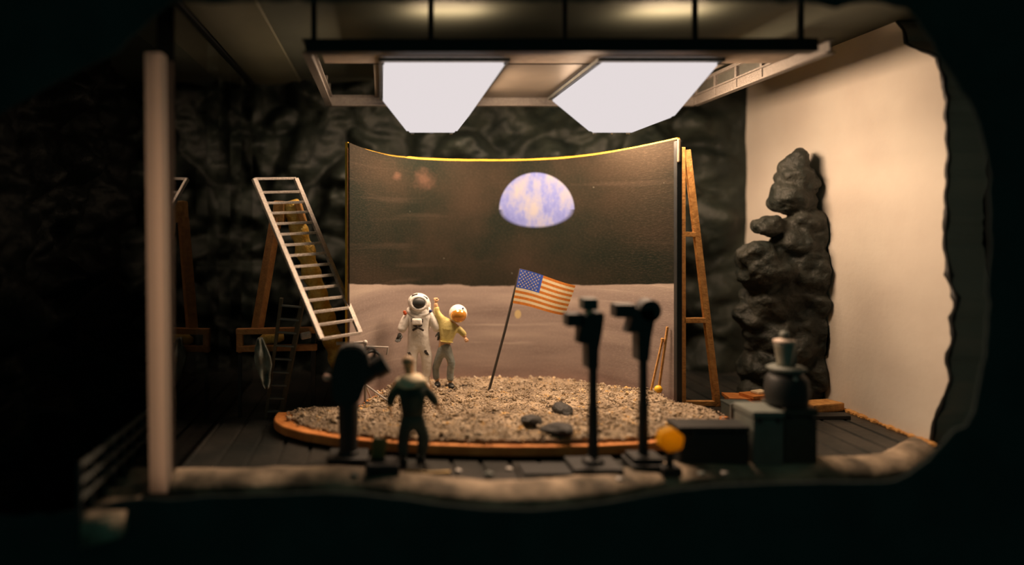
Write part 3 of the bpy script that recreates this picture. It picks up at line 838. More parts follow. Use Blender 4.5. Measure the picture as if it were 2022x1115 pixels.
bm = NB(); add_box(bm, q(840, 587, -0.12), (0.10, 0.03, 0.03), 0.006, (0, 0.5, 0))
build('helmet_trim', bm, M_blackpatch, ast)
bm = NB(); add_box(bm, q(823, 635, -0.20), (0.20, 0.10, 0.13), 0.03); build('chest_pack', bm, M_suit, ast)
bm = NB()
add_box(bm, q(813, 632, -0.18), (0.025, 0.05, 0.07), 0.008); add_box(bm, q(834, 633, -0.18), (0.025, 0.05, 0.07), 0.008)
add_tube(bm, [q(815, 652, -0.18), q(825, 646, -0.22), q(833, 641, -0.19)], 0.022, 8); add_tube(bm, [q(816, 641, -0.19), q(826, 646, -0.23), q(836, 652, -0.18)], 0.022, 8)
build('hose', bm, M_blackpatch, ast)
bm = NB(); add_box(bm, q(830, 622, 0.16), (0.42, 0.20, 0.62), 0.07); build('backpack', bm, M_suit, ast)
for nm, pts, m in (('red_emblem', [(799, 616, -0.12), (800, 619, -0.125)], M_redpatch), ('blue_emblem', [(850, 614, -0.13)], M_bluepatch), ('knee_patch', [(842, 697, -0.12), (840, 693, -0.12)], M_blackpatch), ('knee_patch', [(809, 698, -0.11)], M_blackpatch)):
    bm = NB()
    for x_, y_, dd in pts: add_ball(bm, q(x_, y_, dd), (0.034, 0.018, 0.034), 12)
    if nm == 'knee_patch':
        for k in range(4): add_box(bm, q(pts[0][0]-2+k*1.5, pts[0][1]-2+k*1.6, pts[0][2]-0.012), (0.06, 0.012, 0.014), 0.003)
    build(nm, bm, m, ast, smooth=True)
hand('glove', q(788.5, 656, -.07), (-0.1, -0.25, -1), (0.8, -0.6, 0), 0.24, M_darkglove, ast, 0.45)
hand('glove', q(866, 654, -.05), (0.15, -0.1, -1), (-0.8, -0.6, 0), 0.20, M_darkglove, ast, 0.3)
for bx in (815, 841):
    c = q(bx, 746); zf = ground(c.x, c.y-0.05)
    bm = skin('boot', [[(c+Vector((0, 0.02, 0.07)), 0.088), (Vector((c.x, c.y+0.03, zf+0.07)), (0.08, 0.08)), (Vector((c.x, c.y-0.10, zf+0.055)), (0.08, 0.055)), (Vector((c.x, c.y-0.20, zf+0.045)), (0.065, 0.042))]], M_suit, ast)

# --- crew member in the yellow sweater and globe helmet
D = 13.2
pz = P(886, 757, D)
per = thing('person', pz, 'person in yellow sweater and grey jeans wearing a gold-visored helmet, one arm raised', 'person')
def q(x, y, dd=0.0): return P(x, y, D+dd)
pel = (q(879, 684), (0.150, 0.105)); ch_ = (q(884, 645, -.02), (0.175, 0.115))
lfoot = q(864, 733, .12); rfoot = q(889, 749, -.02)
lz = ground(lfoot.x, lfoot.y); rz = ground(rfoot.x, rfoot.y)
skin('body', [
    [pel, (q(880, 664), (0.13, 0.09)), ch_, (q(893, 634, -.04), 0.06), (q(900, 626, -.06), 0.06), (q(904, 618, -.07), 0.09)],
    [ch_, (q(871, 630), 0.065), (q(862, 617), 0.055), (q(861, 602), 0.045), (q(860, 597), 0.036)],
    [ch_, (q(903, 646, -.04), 0.065), (q(912, 656, -.07), 0.055), (q(919, 666, -.10), 0.042)],
    [pel, (q(870, 697, .02), 0.085), (q(866, 712, .05), 0.07), (q(860, 728, .10), 0.055), (Vector((lfoot.x, lfoot.y, lz+0.09)), 0.05)],
    [pel, (q(884, 697, -.02), 0.085), (q(890, 715, -.05), 0.07), (q(888, 735, -.02), 0.055), (Vector((rfoot.x, rfoot.y, rz+0.09)), 0.05)],
], M_skin, per)
skin('sweater', [
    [(q(881, 672), (0.165, 0.125)), (q(882, 662), (0.175, 0.135)), (q(885, 645, -.02), (0.195, 0.14)), (q(892, 635, -.04), (0.12, 0.10))],
    [(q(885, 645, -.02), (0.195, 0.14)), (q(871, 629), 0.085), (q(862.5, 617), 0.068), (q(861.5, 604), 0.055)],
    [(q(885, 645, -.02), (0.195, 0.14)), (q(904, 646, -.04), 0.085), (q(913, 656, -.07), 0.072), (q(919, 664, -.09), 0.062)],
], M_sweater, per, root=1)
skin('jeans', [
    [(q(880, 672), (0.150, 0.118)), (q(879, 683), (0.165, 0.125))],
    [(q(879, 683), (0.165, 0.125)), (q(870, 698, .02), 0.102), (q(865, 712, .05), 0.086), (q(860, 726, .10), 0.076), (Vector((lfoot.x-0.02, lfoot.y, lz+0.12)), 0.072)],
    [(q(879, 683), (0.165, 0.125)), (q(885, 698, -.02), 0.102), (q(892, 715, -.05), 0.086), (q(889, 735, -.02), 0.076), (Vector((rfoot.x, rfoot.y, rz+0.12)), 0.074)],
], M_jeans, per, root=1)
hand('hand', q(860, 598), (-0.02, 0, 1), (0.8, -0.6, 0), 0.16, M_skin, per, 1.1)
hand('hand', q(919, 665, -.10), (0.35, -0.4, -0.6), (-0.7, -0.6, 0.2), 0.15, M_skin, per, 1.0)
for f, z, dx in ((lfoot, lz, -0.02), (rfoot, rz, 0.03)):
    skin('shoe', [[(Vector((f.x, f.y+0.03, z+0.07)), (0.065, 0.06)), (Vector((f.x+dx*0.5, f.y-0.06, z+0.05)), (0.07, 0.05)), (Vector((f.x+dx, f.y-0.16, z+0.04)), (0.06, 0.036))]], M_shoe, per)
hc = q(904.5, 619, -.08)
bm = NB(); add_ball(bm, hc, (0.182, 0.18, 0.182), 28); h_ = build('helmet', bm, M_suit, per, smooth=True)
bm = NB(); add_ball(bm, hc+Vector((0.0, -0.075, -0.022)), (0.160, 0.142, 0.142), 28); v_ = build('visor', bm, M_goldvisor, per, smooth=True); v_['label'] = 'shiny gold visor'
bm = NB(); add_ball(bm, hc+Vector((0.085, -0.12, 0.125)), (0.022, 0.02, 0.012), 10); build('helmet_badge', bm, M_bluepatch, per, smooth=True)

# --- man with his back turned on the studio floor
D = 9.85
mz = Vector((P(812, 915, D).x, D, 0))
man = thing('person', mz, 'blurred man seen from behind, dark green overalls over a pale tan shirt', 'person')
def q(x, y, dd=0.0): return P(x, y, D+dd)
pel = (q(815, 818), (0.175, 0.13)); ch_ = (q(813, 762, .02), (0.23, 0.15))
fl = Vector((q(797, 915).x, D-0.05, 0)); fr_ = Vector((q(832, 915).x, D+0.1, 0))
skin('body', [
    [pel, (q(815, 790), (0.15, 0.11)), ch_, (q(810, 742, .06), 0.075), (q(808, 732, .10), 0.065), (q(806, 722, .13), (0.085, 0.095)), (q(806, 713, .14), (0.07, 0.08))],
    [ch_, (q(786, 757, .02), 0.085), (q(774, 778), 0.065), (q(770, 797, .03), 0.052), (q(770, 806, .05), 0.036)],
    [ch_, (q(838, 757, .02), 0.085), (q(850, 778), 0.065), (q(861, 796, .02), 0.052), (q(866, 805, .03), 0.036)],
    [pel, (q(802, 838), 0.105), (q(797, 863), 0.082), (q(795, 885), 0.066), (fl+Vector((0, 0, 0.10)), 0.05)],
    [pel, (q(827, 838, .02), 0.105), (q(837, 862, .02), 0.082), (q(834, 885, .06), 0.066), (fr_+Vector((0, 0, 0.10)), 0.05)],
], M_skin, man)
skin('overalls', [
    [pel, (q(815, 800), (0.19, 0.14)), (q(814, 776, .0), (0.235, 0.155)), (q(813, 768, -.02), (0.20, 0.12))],
    [(q(814, 776, .0), (0.235, 0.155)), (q(786, 766, .0), 0.095), (q(773, 782), 0.083), (q(769, 800, .03), 0.062)],
    [(q(814, 776, .0), (0.235, 0.155)), (q(840, 766, .0), 0.095), (q(852, 782), 0.083), (q(862, 798, .02), 0.062)],
], M_overall, man, root=1)
skin('trousers', [
    [(q(815, 806), (0.18, 0.14)), (q(815, 820), (0.195, 0.15))],
    [(q(815, 820), (0.195, 0.15)), (q(802, 838), 0.125), (q(797, 863), 0.102), (q(795, 885), 0.086), (fl+Vector((0, 0, 0.09)), 0.08)],
    [(q(815, 820), (0.195, 0.15)), (q(827, 838, .02), 0.125), (q(838, 862, .02), 0.102), (q(834, 885, .06), 0.086), (fr_+Vector((0, 0, 0.09)), 0.08)],
], M_trouser, man, root=1)
skin('shirt', [
    [(q(813, 764, .03), (0.24, 0.175)), (q(811, 750, .04), (0.235, 0.165)), (q(808, 737, .07), (0.13, 0.12))],
    [(q(811, 750, .04), (0.235, 0.165)), (q(792, 753, .02), 0.11), (q(782, 762, .01), 0.092)],
    [(q(811, 750, .04), (0.235, 0.165)), (q(832, 753, .02), 0.11), (q(842, 762, .01), 0.092)],
], M_shirt, man, root=1)
bm = NB(); add_ball(bm, q(806, 713, .12), (0.095, 0.105, 0.085), 20); build('hair', bm, M_brown, man, smooth=True)
for ex in (799, 813.5):
    bm = NB(); add_ball(bm, q(ex, 721, .12), (0.014, 0.028, 0.035), 10); build('ear', bm, M_skin, man, smooth=True)
hand('hand', q(770, 805, .05), (0.0, 0.1, -1), (0.5, 0.8, 0), 0.15, M_skin, man, 0.4)
hand('hand', q(866, 804, .03), (0.3, 0.1, -1), (-0.5, 0.8, 0), 0.15, M_skin, man, 0.4)
for f in (fl, fr_):
    skin('shoe', [[(f+Vector((0, -0.05, 0.06)), (0.065, 0.055)), (f+Vector((0, 0.06, 0.05)), (0.07, 0.048)), (f+Vector((0, 0.18, 0.04)), (0.06, 0.036))]], M_shoe, man)

# ---------------------------------------------------------------- studio cameras on pedestals
def pedestal(t, x, y_top, d, r=0.055, base=(0.55, 0.5), px_bottom=None):
    X = (x-VX)*d/F; zt = P(x, y_top, d).z
    bm = NB(); add_tube(bm, [(X, d, 0.1), (X, d, zt*0.55), (X, d, zt*0.55), (X, d, zt)], [r*1.15, r*1.15, r, r*0.95], 14); build('column', bm, M_blackpaint, t)
    bm = NB(); add_tube(bm, [(X, d, 0.08), (X, d, 0.16), (X, d, 0.2)], [0.17, 0.15, 0.08], 20); build('collar', bm, M_blackpaint, t)
    bm = NB(); add_box(bm, (X, d, 0.075), (base[0], base[1], 0.07), 0.02); build('base_plate', bm, M_blackpaint, t)
    for sx, sy in ((-1, -1), (1, -1), (1, 1), (-1, 1)):
        bm = NB(); add_tube(bm, [(X+sx*base[0]*0.42-0.02, d+sy*base[1]*0.38, 0.035), (X+sx*base[0]*0.42+0.02, d+sy*base[1]*0.38, 0.035)], 0.035, 12); build('caster', bm, M_blackpaint, t)
# first: box magazine on top, lens hood to the left
d = 9.62
X = (1171-VX)*d/F
t = thing('film_camera', (X, d, 0), 'black film camera on column stand with square magazine on top, beside the flag', 'camera', 'black film cameras on column stands')
pedestal(t, 1171, 700, d, 0.066, (0.72, 0.55))
bm = NB()
poly = [P(1146, 652, d-.13), P(1150, 628, d-.13), P(1160, 622, d-.13), P(1188, 616, d-.13), P(1194, 622, d-.13), P(1190, 655, d-.13), P(1183, 690, d-.13), P(1182, 728, d-.13), P(1161, 728, d-.13), P(1160, 676, d-.13), P(1146, 672, d-.13)]
add_prism(bm, poly, (0, 0.26, 0)); build('camera_body', bm, M_blackpaint, t)
bm = NB(); add_box(bm, P(1162, 599, d), (0.22, 0.24, 0.17), 0.02); build('magazine', bm, mat('magazine_grey', (0.035, 0.045, 0.04), 0.5), t)
bm = NB(); add_tube(bm, [P(1162, 608, d), P(1163, 622, d)], [0.05, 0.07], 12); build('magazine_mount', bm, M_shirt, t)
bm = NB(); add_box(bm, P(1133, 630, d), (0.26, 0.26, 0.19), 0.02); add_tube(bm, [P(1140, 630, d), P(1158, 634, d)], 0.075, 16); build('lens_hood', bm, M_blackpaint, t)
bm = NB(); add_box(bm, P(1150, 662, d-.02), (0.17, 0.2, 0.22), 0.02, (0, 0.15, 0)); build('viewfinder', bm, M_blackpaint, t)
# second: round reel at the right
d = 9.72
X = (1270-VX)*d/F
t = thing('film_camera', (X, d, 0), 'black film camera on column stand with round film reel, nearer the A-frame', 'camera', 'black film cameras on column stands')
pedestal(t, 1270, 690, d, 0.064, (0.50, 0.50))
bm = NB()
poly = [P(1250, 605, d-.12), P(1262, 612, d-.12), P(1290, 612, d-.12), P(1294, 630, d-.12), P(1287, 665, d-.12), P(1282, 712, d-.12), P(1261, 712, d-.12), P(1260, 656, d-.12), P(1240, 657, d-.12), P(1247, 632, d-.12)]
add_prism(bm, poly, (0, 0.24, 0)); build('camera_body', bm, M_blackpaint, t)
c = P(1279, 612, d); bm = NB(); add_tube(bm, [c+Vector((0, -0.12, 0)), c+Vector((0, -0.09, 0)), c+Vector((0, 0.09, 0)), c+Vector((0, 0.12, 0))], [0.155, 0.168, 0.168, 0.155], 32); build('film_reel', bm, M_blackpaint, t)
bm = NB(); add_box(bm, P(1230, 612, d), (0.30, 0.26, 0.20), 0.02); add_tube(bm, [P(1240, 613, d), P(1262, 616, d)], 0.08, 16); build('lens_hood', bm, M_blackpaint, t)
bm = NB(); add_box(bm, P(1272, 905, d), (0.44, 0.38, 0.13), 0.02); build('battery_box', bm, M_blackpaint, t)
# third: big studio camera at the left, lens pointing up to the right
d = 10.0
X = (688-VX)*d/F
t = thing('film_camera', (X, d, 0), 'bulky blurred black camera with tilted lens on thick pedestal, left of the man', 'camera', 'black film cameras on column stands')
pedestal(t, 688, 790, d, 0.12, (0.60, 0.5))
bm = NB(); add_tube(bm, [P(688, 866, d), P(688, 850, d), P(688, 800, d), P(689, 780, d)], [0.085, 0.15, 0.155, 0.13], 16); build('pedestal_bellows', bm, M_blackpaint, t)
bm = NB()
poly = [P(656, 790, d-.18), P(654, 735, d-.18), P(664, 700, d-.18), P(676, 684, d-.18), P(706, 682, d-.18), P(722, 694, d-.18), P(730, 720, d-.18), P(722, 760, d-.18), P(708, 796, d-.18), P(672, 802, d-.18)]
add_prism(bm, poly, (0, 0.36, 0)); bmesh.ops.bevel(bm, geom=bm.edges[:], offset=0.03, segments=2, affect='EDGES'); build('camera_body', bm, M_blackpaint, t)
bm = NB(); add_tube(bm, [P(712, 745, d-.02), P(738, 730, d-.02), P(742, 728, d-.02), P(762, 716, d-.02)], [0.15, 0.13, 0.155, 0.155], 24); build('lens', bm, M_blackpaint, t)
bm = NB(); ring_at(bm, P(731, 697, d+.12), 0.085, 0.085, 0.035, (0, 0, 0.5)); build('focus_wheel', bm, M_blackpaint, t, smooth=True)
bm = NB(); add_ball(bm, P(645, 745, d), (0.06, 0.05, 0.052), 14); add_tube(bm, [P(648, 745, d), P(662, 742, d)], 0.018, 8); k_ = build('pan_knob', bm, mat('pale_knob', (0.72, 0.45, 0.36), 0.5), t, smooth=True); k_['label'] = 'pale pink knob'

# ---------------------------------------------------------------- silver ladder over the gold column
LB, LT = P(635, 669, 11.3), P(502, 353, 12.1)
RB, RT = P(711, 657, 11.92), P(584, 352, 12.65)
lad = thing('silver_ladder', (LB.x, LB.y, 0), 'silver metal ladder frame leaning over the gold-wrapped column', 'ladder')
upv = (RB-LB).cross(LT-LB).normalized()
for a, b in ((LB, LT), (RB, RT)):
    bm = NB(); add_beam(bm, a, b, 0.055, 0.10, 0.006, up=upv.cross((b-a).normalized())); build('side_rail', bm, M_silver, lad)
ys_l = [353, 380, 401, 421, 442, 463, 484, 505, 527, 549, 571, 594, 617, 642, 669]
for k, y_ in enumerate(ys_l):
    f = (669-y_)/(669-353)
    # perspective-correct position along the rail
    s = f*11.3/(12.1-f*(12.1-11.3))
    a, b = LB.lerp(LT, s), RB.lerp(RT, s)
    bm = NB(); add_beam(bm, a, b, 0.045, 0.05, 0.005); build('rung', bm, M_silver, lad)

# gold-wrapped column with its wooden trestle
ct, cb = P(572, 398, 12.9), P(667, 705, 13.35)
dirc = (cb-ct); foot = ct + dirc*((ct.z-0.0)/(ct.z-cb.z))
tre = thing('wooden_trestle', (foot.x-0.9, 12.6, 0), 'wooden trestle with a slanting gold-wrapped column behind the silver ladder', 'trestle')
bm = NB()
n = 60; pts, rads = [], []
for i in range(n+1):
    s = i/n; p = ct.lerp(foot, s); pts.append(p); rads.append(0.185*(1+0.12*math.sin(s*58)+0.06*noise.noise(Vector((s*20, 1, 1))))*(0.95+0.1*s))
add_tube(bm, pts, rads, 24)
for v in bm.verts: v.co += Vector(noise.noise_vector(v.co*6))*0.025
for v in bm.verts: v.co.z = max(v.co.z, 0.0)
build('gold_column', bm, M_gold, tre, smooth=True)
bm = NB(); add_box(bm, P(552, 418, 12.85), (0.22, 0.3, 0.42), 0.03, (0, 0.05, 0)); add_box(bm, P(594, 420, 12.85), (0.12, 0.3, 0.40), 0.02, (0, -0.3, 0)); build('trestle_head', bm, M_wood, tre)
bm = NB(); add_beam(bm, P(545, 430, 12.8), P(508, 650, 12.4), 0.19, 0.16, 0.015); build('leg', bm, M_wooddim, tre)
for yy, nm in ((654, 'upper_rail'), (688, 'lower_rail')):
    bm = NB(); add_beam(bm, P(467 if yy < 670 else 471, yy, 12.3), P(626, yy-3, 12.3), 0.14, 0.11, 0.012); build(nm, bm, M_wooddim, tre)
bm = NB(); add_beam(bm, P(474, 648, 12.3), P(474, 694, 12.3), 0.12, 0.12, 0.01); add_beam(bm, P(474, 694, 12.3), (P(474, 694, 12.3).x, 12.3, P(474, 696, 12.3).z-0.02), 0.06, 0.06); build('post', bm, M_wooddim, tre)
bm = NB(); add_beam(bm, P(474, 696, 12.3), (P(474, 694, 12.3).x, 12.3, 0), 0.06, 0.06); build('post_foot', bm, M_black, tre)
bm = NB(); add_beam(bm, P(619, 650, 12.42), (P(619, 650, 12.42).x, 12.42, 0), 0.08, 0.08); build('post', bm, M_black, tre)
bm = NB(); add_box(bm, P(604, 662, 12.2), (0.20, 0.1, 0.13), 0.03, (0, -0.2, 0)); build('metal_clamp', bm, M_silver, tre)

# roll hung on the trestle, and the grey cloth below it
a = P(510, 672, 12.48); b = P(560, 664, 12.48)
bm = NB(); add_tube(bm, [a, a.lerp(b, 0.2), a.lerp(b, 0.8), b], [0.05, 0.1, 0.1, 0.07], 16)
tag(build('foil_roll', bm, M_gold, loc=a, smooth=True), 'short gold foil roll behind the trestle rails, above the grey cloth', 'roll')
prof = [(508, 668, 5), (502, 690, 10), (500, 705, 15), (503, 722, 17), (510, 742, 14), (516, 757, 9), (523, 766, 6)]
prof_r = [(516, 668), (526, 690), (534, 702), (536, 722), (533, 742), (533, 757), (531, 766)]
def fn(u, v):
    k = v*6; i = min(5, int(k)); f = k-i
    xl = prof[i][0]*(1-f)+prof[i+1][0]*f; yl = prof[i][1]*(1-f)+prof[i+1][1]*f
    xr = prof_r[i][0]*(1-f)+prof_r[i+1][0]*f
    p = P(xl+(xr-xl)*u, yl, 11.95)
    return p + Vector((0, 0.10*math.sin(u*9+v*3)*0.6+0.08*noise.noise(Vector((u*3, v*5, 2))), 0))
o = sheet('hanging_cloth', fn, 24, 40, M_grey_cloth, (0, 0.12, 0))
tag(o, 'crumpled grey cloth hanging below the foil roll, beside the dark ladder', 'cloth')

# dark step ladder in front of the trestle
d1 = 11.98
sl = thing('step_ladder', (P(565, 800, d1).x, d1, 0), 'small dark step ladder standing in shadow below the trestle', 'ladder')
top_l, top_r = P(556, 588, d1+.1), P(598, 592, d1+.1)
fl_, fr2 = P(525, 825, 12.22), P(554, 825, 12.22)
fl_.z = fr2.z = 0
for a, b in ((top_l, fl_), (top_r, fr2)):
    bm = NB(); add_beam(bm, a, b, 0.06, 0.09, 0.006); build('side_rail', bm, mat('dark_bronze', (0.10, 0.085, 0.055), 0.5, 0.2), sl)
for k in range(9):
    s = 0.06+k*0.11; a, b = top_l.lerp(fl_, s), top_r.lerp(fr2, s)
    bm = NB(); add_beam(bm, a, b, 0.09, 0.03, 0.004); build('tread', bm, M_greysteel, sl)

# thin rod frame beside the backdrop (boom stand)
d2 = 12.25
bs = thing('boom_stand', (P(720, 790, d2).x, d2, ground(P(720, 790, d2).x, d2)), 'thin pale rod stand with bent crossbar left of the astronaut', 'stand')
bm = NB(); add_tube(bm, [P(664, 678, d2), P(692, 677, d2), P(721, 675, d2)], [0.034, 0.026, 0.026], 10); build('boom_arm', bm, M_rodgrey, bs)
bm = NB(); add_tube(bm, [P(722, 684, d2), P(766, 685, d2), P(764, 700, d2)], 0.018, 8); build('bent_rod', bm, M_rodgrey, bs)
bm = NB(); a = P(721, 674, d2); g0 = ground(a.x, d2); add_tube(bm, [a, (a.x, d2, g0)], 0.026, 10); build('upright', bm, M_rodgrey, bs)
bm = NB(); add_ball(bm, P(721, 676, d2), 0.05, 12); build('clamp', bm, M_rodgrey, bs, smooth=True)
for ex, ey in ((0.45, -0.1), (-0.3, -0.25), (0.1, 0.3)):
    bm = NB(); p2 = Vector((a.x+ex, d2+ey, 0)); p2.z = ground(p2.x, p2.y)+0.015; add_tube(bm, [(a.x, d2, g0+0.32), p2], 0.018, 8); build('foot', bm, M_rodgrey, bs)
bm = NB(); c = P(735, 712, 12.05)
for k in range(3): ring_at(bm, c+Vector((0, 0.05*k, 0.012*k)), 0.17-0.012*k, 0.17-0.012*k, 0.022, (0, 0, 0.3))
c2 = c
o = build('cable_coil', bm, M_blackpaint, loc=c, smooth=True); tag(o, 'dark coiled cable hanging from the thin rod stand', 'cable')

# grey door-shaped steel frame seen in the glass
d3 = 12.5
X0, X1 = (376-VX)*d3/F, (412-VX)*d3/F
sf = thing('steel_gantry', ((X0+X1)/2, d3, 0), 'narrow grey upright steel frame beyond the glass partition', 'frame')
zt = P(390, 517, d3).z
for X_, w_ in ((X0, 0.10), (X1, 0.06)):
    bm = NB(); add_beam(bm, (X_, d3, 0.0), (X_, d3, zt), w_, 0.1, 0.008); build('upright', bm, M_greysteel, sf)
bm = NB(); add_beam(bm, (X0-0.05, d3, zt-0.03), (X1+0.03, d3, zt-0.03), 0.1, 0.16, 0.008); build('header', bm, M_greysteel, sf)

# pipes on the rear rock
for px, y0_, y1_, rr, lab in ((449, 283, 420, 0.05, 'thin faint grey pipe on the back rock, between the ladder and the glass'), (466, 262, 470, 0.085, 'thicker faint grey pipe on the back rock, closer to the silver ladder')):
    a, b = P(px, y0_, 15.1), P(px+3, y1_, 15.1)
    bm = NB(); add_tube(bm, [(a.x, 15.1, a.z), (a.x, 15.1, (a.z+b.z)/2), (b.x, 15.1, 0)], rr, 12)
    tag(build('wall_pipe', bm, mat('pipe_paint', (0.10, 0.11, 0.085), 0.6, var=0.5, scale=3), loc=(b.x, 15.1, 0), smooth=True), lab, 'pipe', 'pipes at the back of the cave')

# ---------------------------------------------------------------- wooden A-frame right of the backdrop
d = 13.05
af = thing('wooden_a_frame', (P(1383, 800, d).x, d, 0), 'tall narrow wooden A-frame brace standing right of the painted backdrop', 'brace')
def rail(name, a, b, w_=0.12):
    bm = NB(); add_beam(bm, a, b, w_, 0.10, 0.01); build(name, bm, M_wood, af)
L0, L1 = P(1346, 291, d), P(1347, 797, d); R0, R1 = P(1356, 296, d+.02), P(1416, 803, d)
L1.z = 0.0; R1.z = 0.0
rail('front_post', L0, L1, 0.115); rail('slanted_post', R0, R1, 0.125)
rail('crosspiece', P(1348, 462, d), P(1372, 463, d), 0.09); rail('crosspiece', P(1349, 632, d), P(1392, 632, d), 0.10)
a, b = Vector((L1.x, d, 0.06)), Vector((R1.x, d, 0.06)); rail('bottom_rail', a, b, 0.10)

# small yellow stick tripod
d = 12.12
tp = P(1320, 642, d); g1 = P(1300, 770, d); gz = ground(g1.x, d)
tr_ = thing('stick_tripod', (g1.x, d, gz), 'small spindly yellow wooden tripod leaning by the backdrop edge', 'tripod')
a = P(1318, 645, d); b2 = Vector((P(1300, 765, d).x, d, gz))
bm = NB(); add_beam(bm, a, b2, 0.04, 0.04, 0.005); build('leg', bm, M_wood, tr_)
bm = NB(); c_ = Vector((P(1286, 780, d).x, d+0.03, gz-0.02)); add_beam(bm, P(1308, 672, d+.02), c_, 0.035, 0.035, 0.005); build('leg', bm, M_wood, tr_)
bm = NB(); add_box(bm, P(1308, 671, d), (0.05, 0.05, 0.07), 0.01); build('hinge', bm, M_wood, tr_)
bm = NB(); add_ball(bm, P(1300, 768, d-.03), (0.075, 0.06, 0.07), 14); build('foot_knob', bm, M_yellow, tr_, smooth=True)

# ---------------------------------------------------------------- dark rock outcrop by the right wall
d = 13.6
blobs = [(1574, 322, 22, 26, 0), (1566, 350, 32, 36, .05), (1592, 365, 22, 28, -.05), (1558, 392, 34, 34, 0), (1590, 398, 18, 24, 0), (1518, 447, 32, 21, -.1), (1545, 448, 24, 18, 0), (1592, 437, 34, 28, -.1), (1605, 462, 28, 34, -.05),
         (1570, 480, 50, 38, 0), (1495, 505, 38, 32, .0), (1520, 530, 60, 46, .1), (1580, 530, 56, 56, .1), (1642, 505, 26, 26, -.1), (1648, 540, 22, 48, 0), (1657, 590, 15, 32, 0), (1610, 590, 56, 46, .1), (1545, 590, 70, 46, .25), (1525, 660, 55, 55, .35), (1515, 725, 50, 55, .35), (1535, 780, 60, 40, .35), (1490, 775, 30, 32, .3),
         (1500, 625, 48, 32, .3), (1600, 640, 50, 42, .1), (1628, 668, 30, 34, -.05), (1570, 680, 58, 48, .2), (1637, 706, 16, 26, .05), (1600, 730, 46, 46, .15), (1560, 760, 60, 50, .3), (1618, 765, 30, 48, .1), (1590, 790, 55, 30, .1)]
bm = NB()
for k, (x_, y_, rx, ry, dd) in enumerate(blobs):
    c = P(x_, y_, d+dd); s = d/F
    b2 = boulder('b', c, (rx*s, min(rx, ry)*s*1.0+0.05, ry*s), None, seed=k*1.7, rot=(0, 0, 0), amp=0.42, sub=3)
    tmp = bpy.data.meshes.new('t'); b2.to_mesh(tmp); b2.free(); bm.from_mesh(tmp); bpy.data.meshes.remove(tmp)
me = bpy.data.meshes.new('t'); bm.to_mesh(me); bm.free()
o = bpy.data.objects.new('t', me); col.objects.link(o)
rm = o.modifiers.new('r', 'REMESH'); rm.mode = 'VOXEL'; rm.voxel_size = 0.035
em_ = eval_mesh(o); bpy.data.objects.remove(o)
for v in em_.vertices:
    p = v.co; n = v.normal
    k = 0.075*(noise.voronoi(p*2.4)[0][1]-noise.voronoi(p*2.4)[0][0]-0.3) + 0.035*noise.noise(p*5)+0.012*noise.noise(p*15)
    v.co = p + n*k
    v.co.z = max(v.co.z, 0.0); v.co.x = min(v.co.x, 8.96)
for p in em_.polygons: p.use_smooth = True
em_.name = 'rock_outcrop'
oc = link('rock_outcrop', em_, M_outcrop); tag(oc, 'tall dark rock spire standing against the pale plaster wall', 'rock')

# ---------------------------------------------------------------- equipment at the right front
# yellow lamp/box
c = P(1322, 867, 9.45)
bm = NB()
pts = []
for k in range(6):
    a_ = math.pi/3*k+0.35; pts.append(Vector((c.x+0.19*math.cos(a_), c.y-0.10, c.z+0.18*math.sin(a_))))
add_prism(bm, pts, (0, 0.2, 0)); bmesh.ops.bevel(bm, geom=bm.edges[:], offset=0.02, segments=2, affect='EDGES')
yl = thing('yellow_floodlight', (c.x, c.y, 0), 'small bright yellow six-sided floodlight on the floor by the camera stand', 'floodlight')
build('housing', bm, M_yelglow, yl)
bm = NB(); add_box(bm, (c.x, c.y, 0.06), (0.28, 0.24, 0.12), 0.02); add_beam(bm, (c.x, c.y, 0.1), (c.x, c.y, c.z-0.1), 0.08, 0.08); build('base', bm, M_blackpaint, yl)

def case(name, px0, px1, ytop, dfront, depth, m, label, cat='case', group=None, z0=0.0):
    a = P(px0, ytop, dfront); b = P(px1, ytop, dfront)
    t = thing(name, ((a.x+b.x)/2, dfront+depth/2, z0), label, cat, group)
    H = a.z-z0; W = b.x-a.x; cx_ = (a.x+b.x)/2
    bm = NB(); add_box(bm, (cx_, dfront+depth/2, z0+H*0.42), (W, depth, H*0.84), 0.015); build('body', bm, m, t)
    bm = NB(); add_box(bm, (cx_, dfront+depth/2, z0+H*0.93), (W+0.02, depth+0.02, H*0.13), 0.015); build('lid', bm, m, t)
    for sx in (-1, 1):
        bm = NB(); add_box(bm, (cx_+sx*W*0.3, dfront-0.012, z0+H*0.84), (0.05, 0.025, 0.08), 0.004); build('latch', bm, M_black, t)
    return t
case('equipment_case', 1342, 1480, 842, 9.75, 0.42, M_blackpaint, 'long low black equipment case beside the yellow floodlight')
case('equipment_case', 1488, 1548, 812, 9.75, 0.55, M_greybox, 'light grey upright equipment case with one pale side', 'case')
case('equipment_case', 1550, 1614, 806, 9.80, 0.60, mat('dark_olive_case', (0.035, 0.035, 0.025), 0.6), 'dark olive upright case under the black generator')
t = case('metal_crate', 1444, 1494, 798, 11.25, 0.35, mat('crate_dark', (0.045, 0.055, 0.05), 0.45, 0.3), 'small dark metal crate on the stage edge near the A-frame foot', 'crate', z0=0.26)
bm = NB()
a = P(1444, 798, 11.23); b = P(1494, 798, 11.23); zt = a.z
for u in (0, .35, 1): add_beam(bm, (a.x+(b.x-a.x)*u, 11.23, 0.27), (a.x+(b.x-a.x)*u, 11.23, zt), 0.03, 0.03)
add_beam(bm, (a.x, 11.23, zt), (b.x, 11.23, zt), 0.03, 0.03); build('corner_strap', bm, M_greysteel, t)

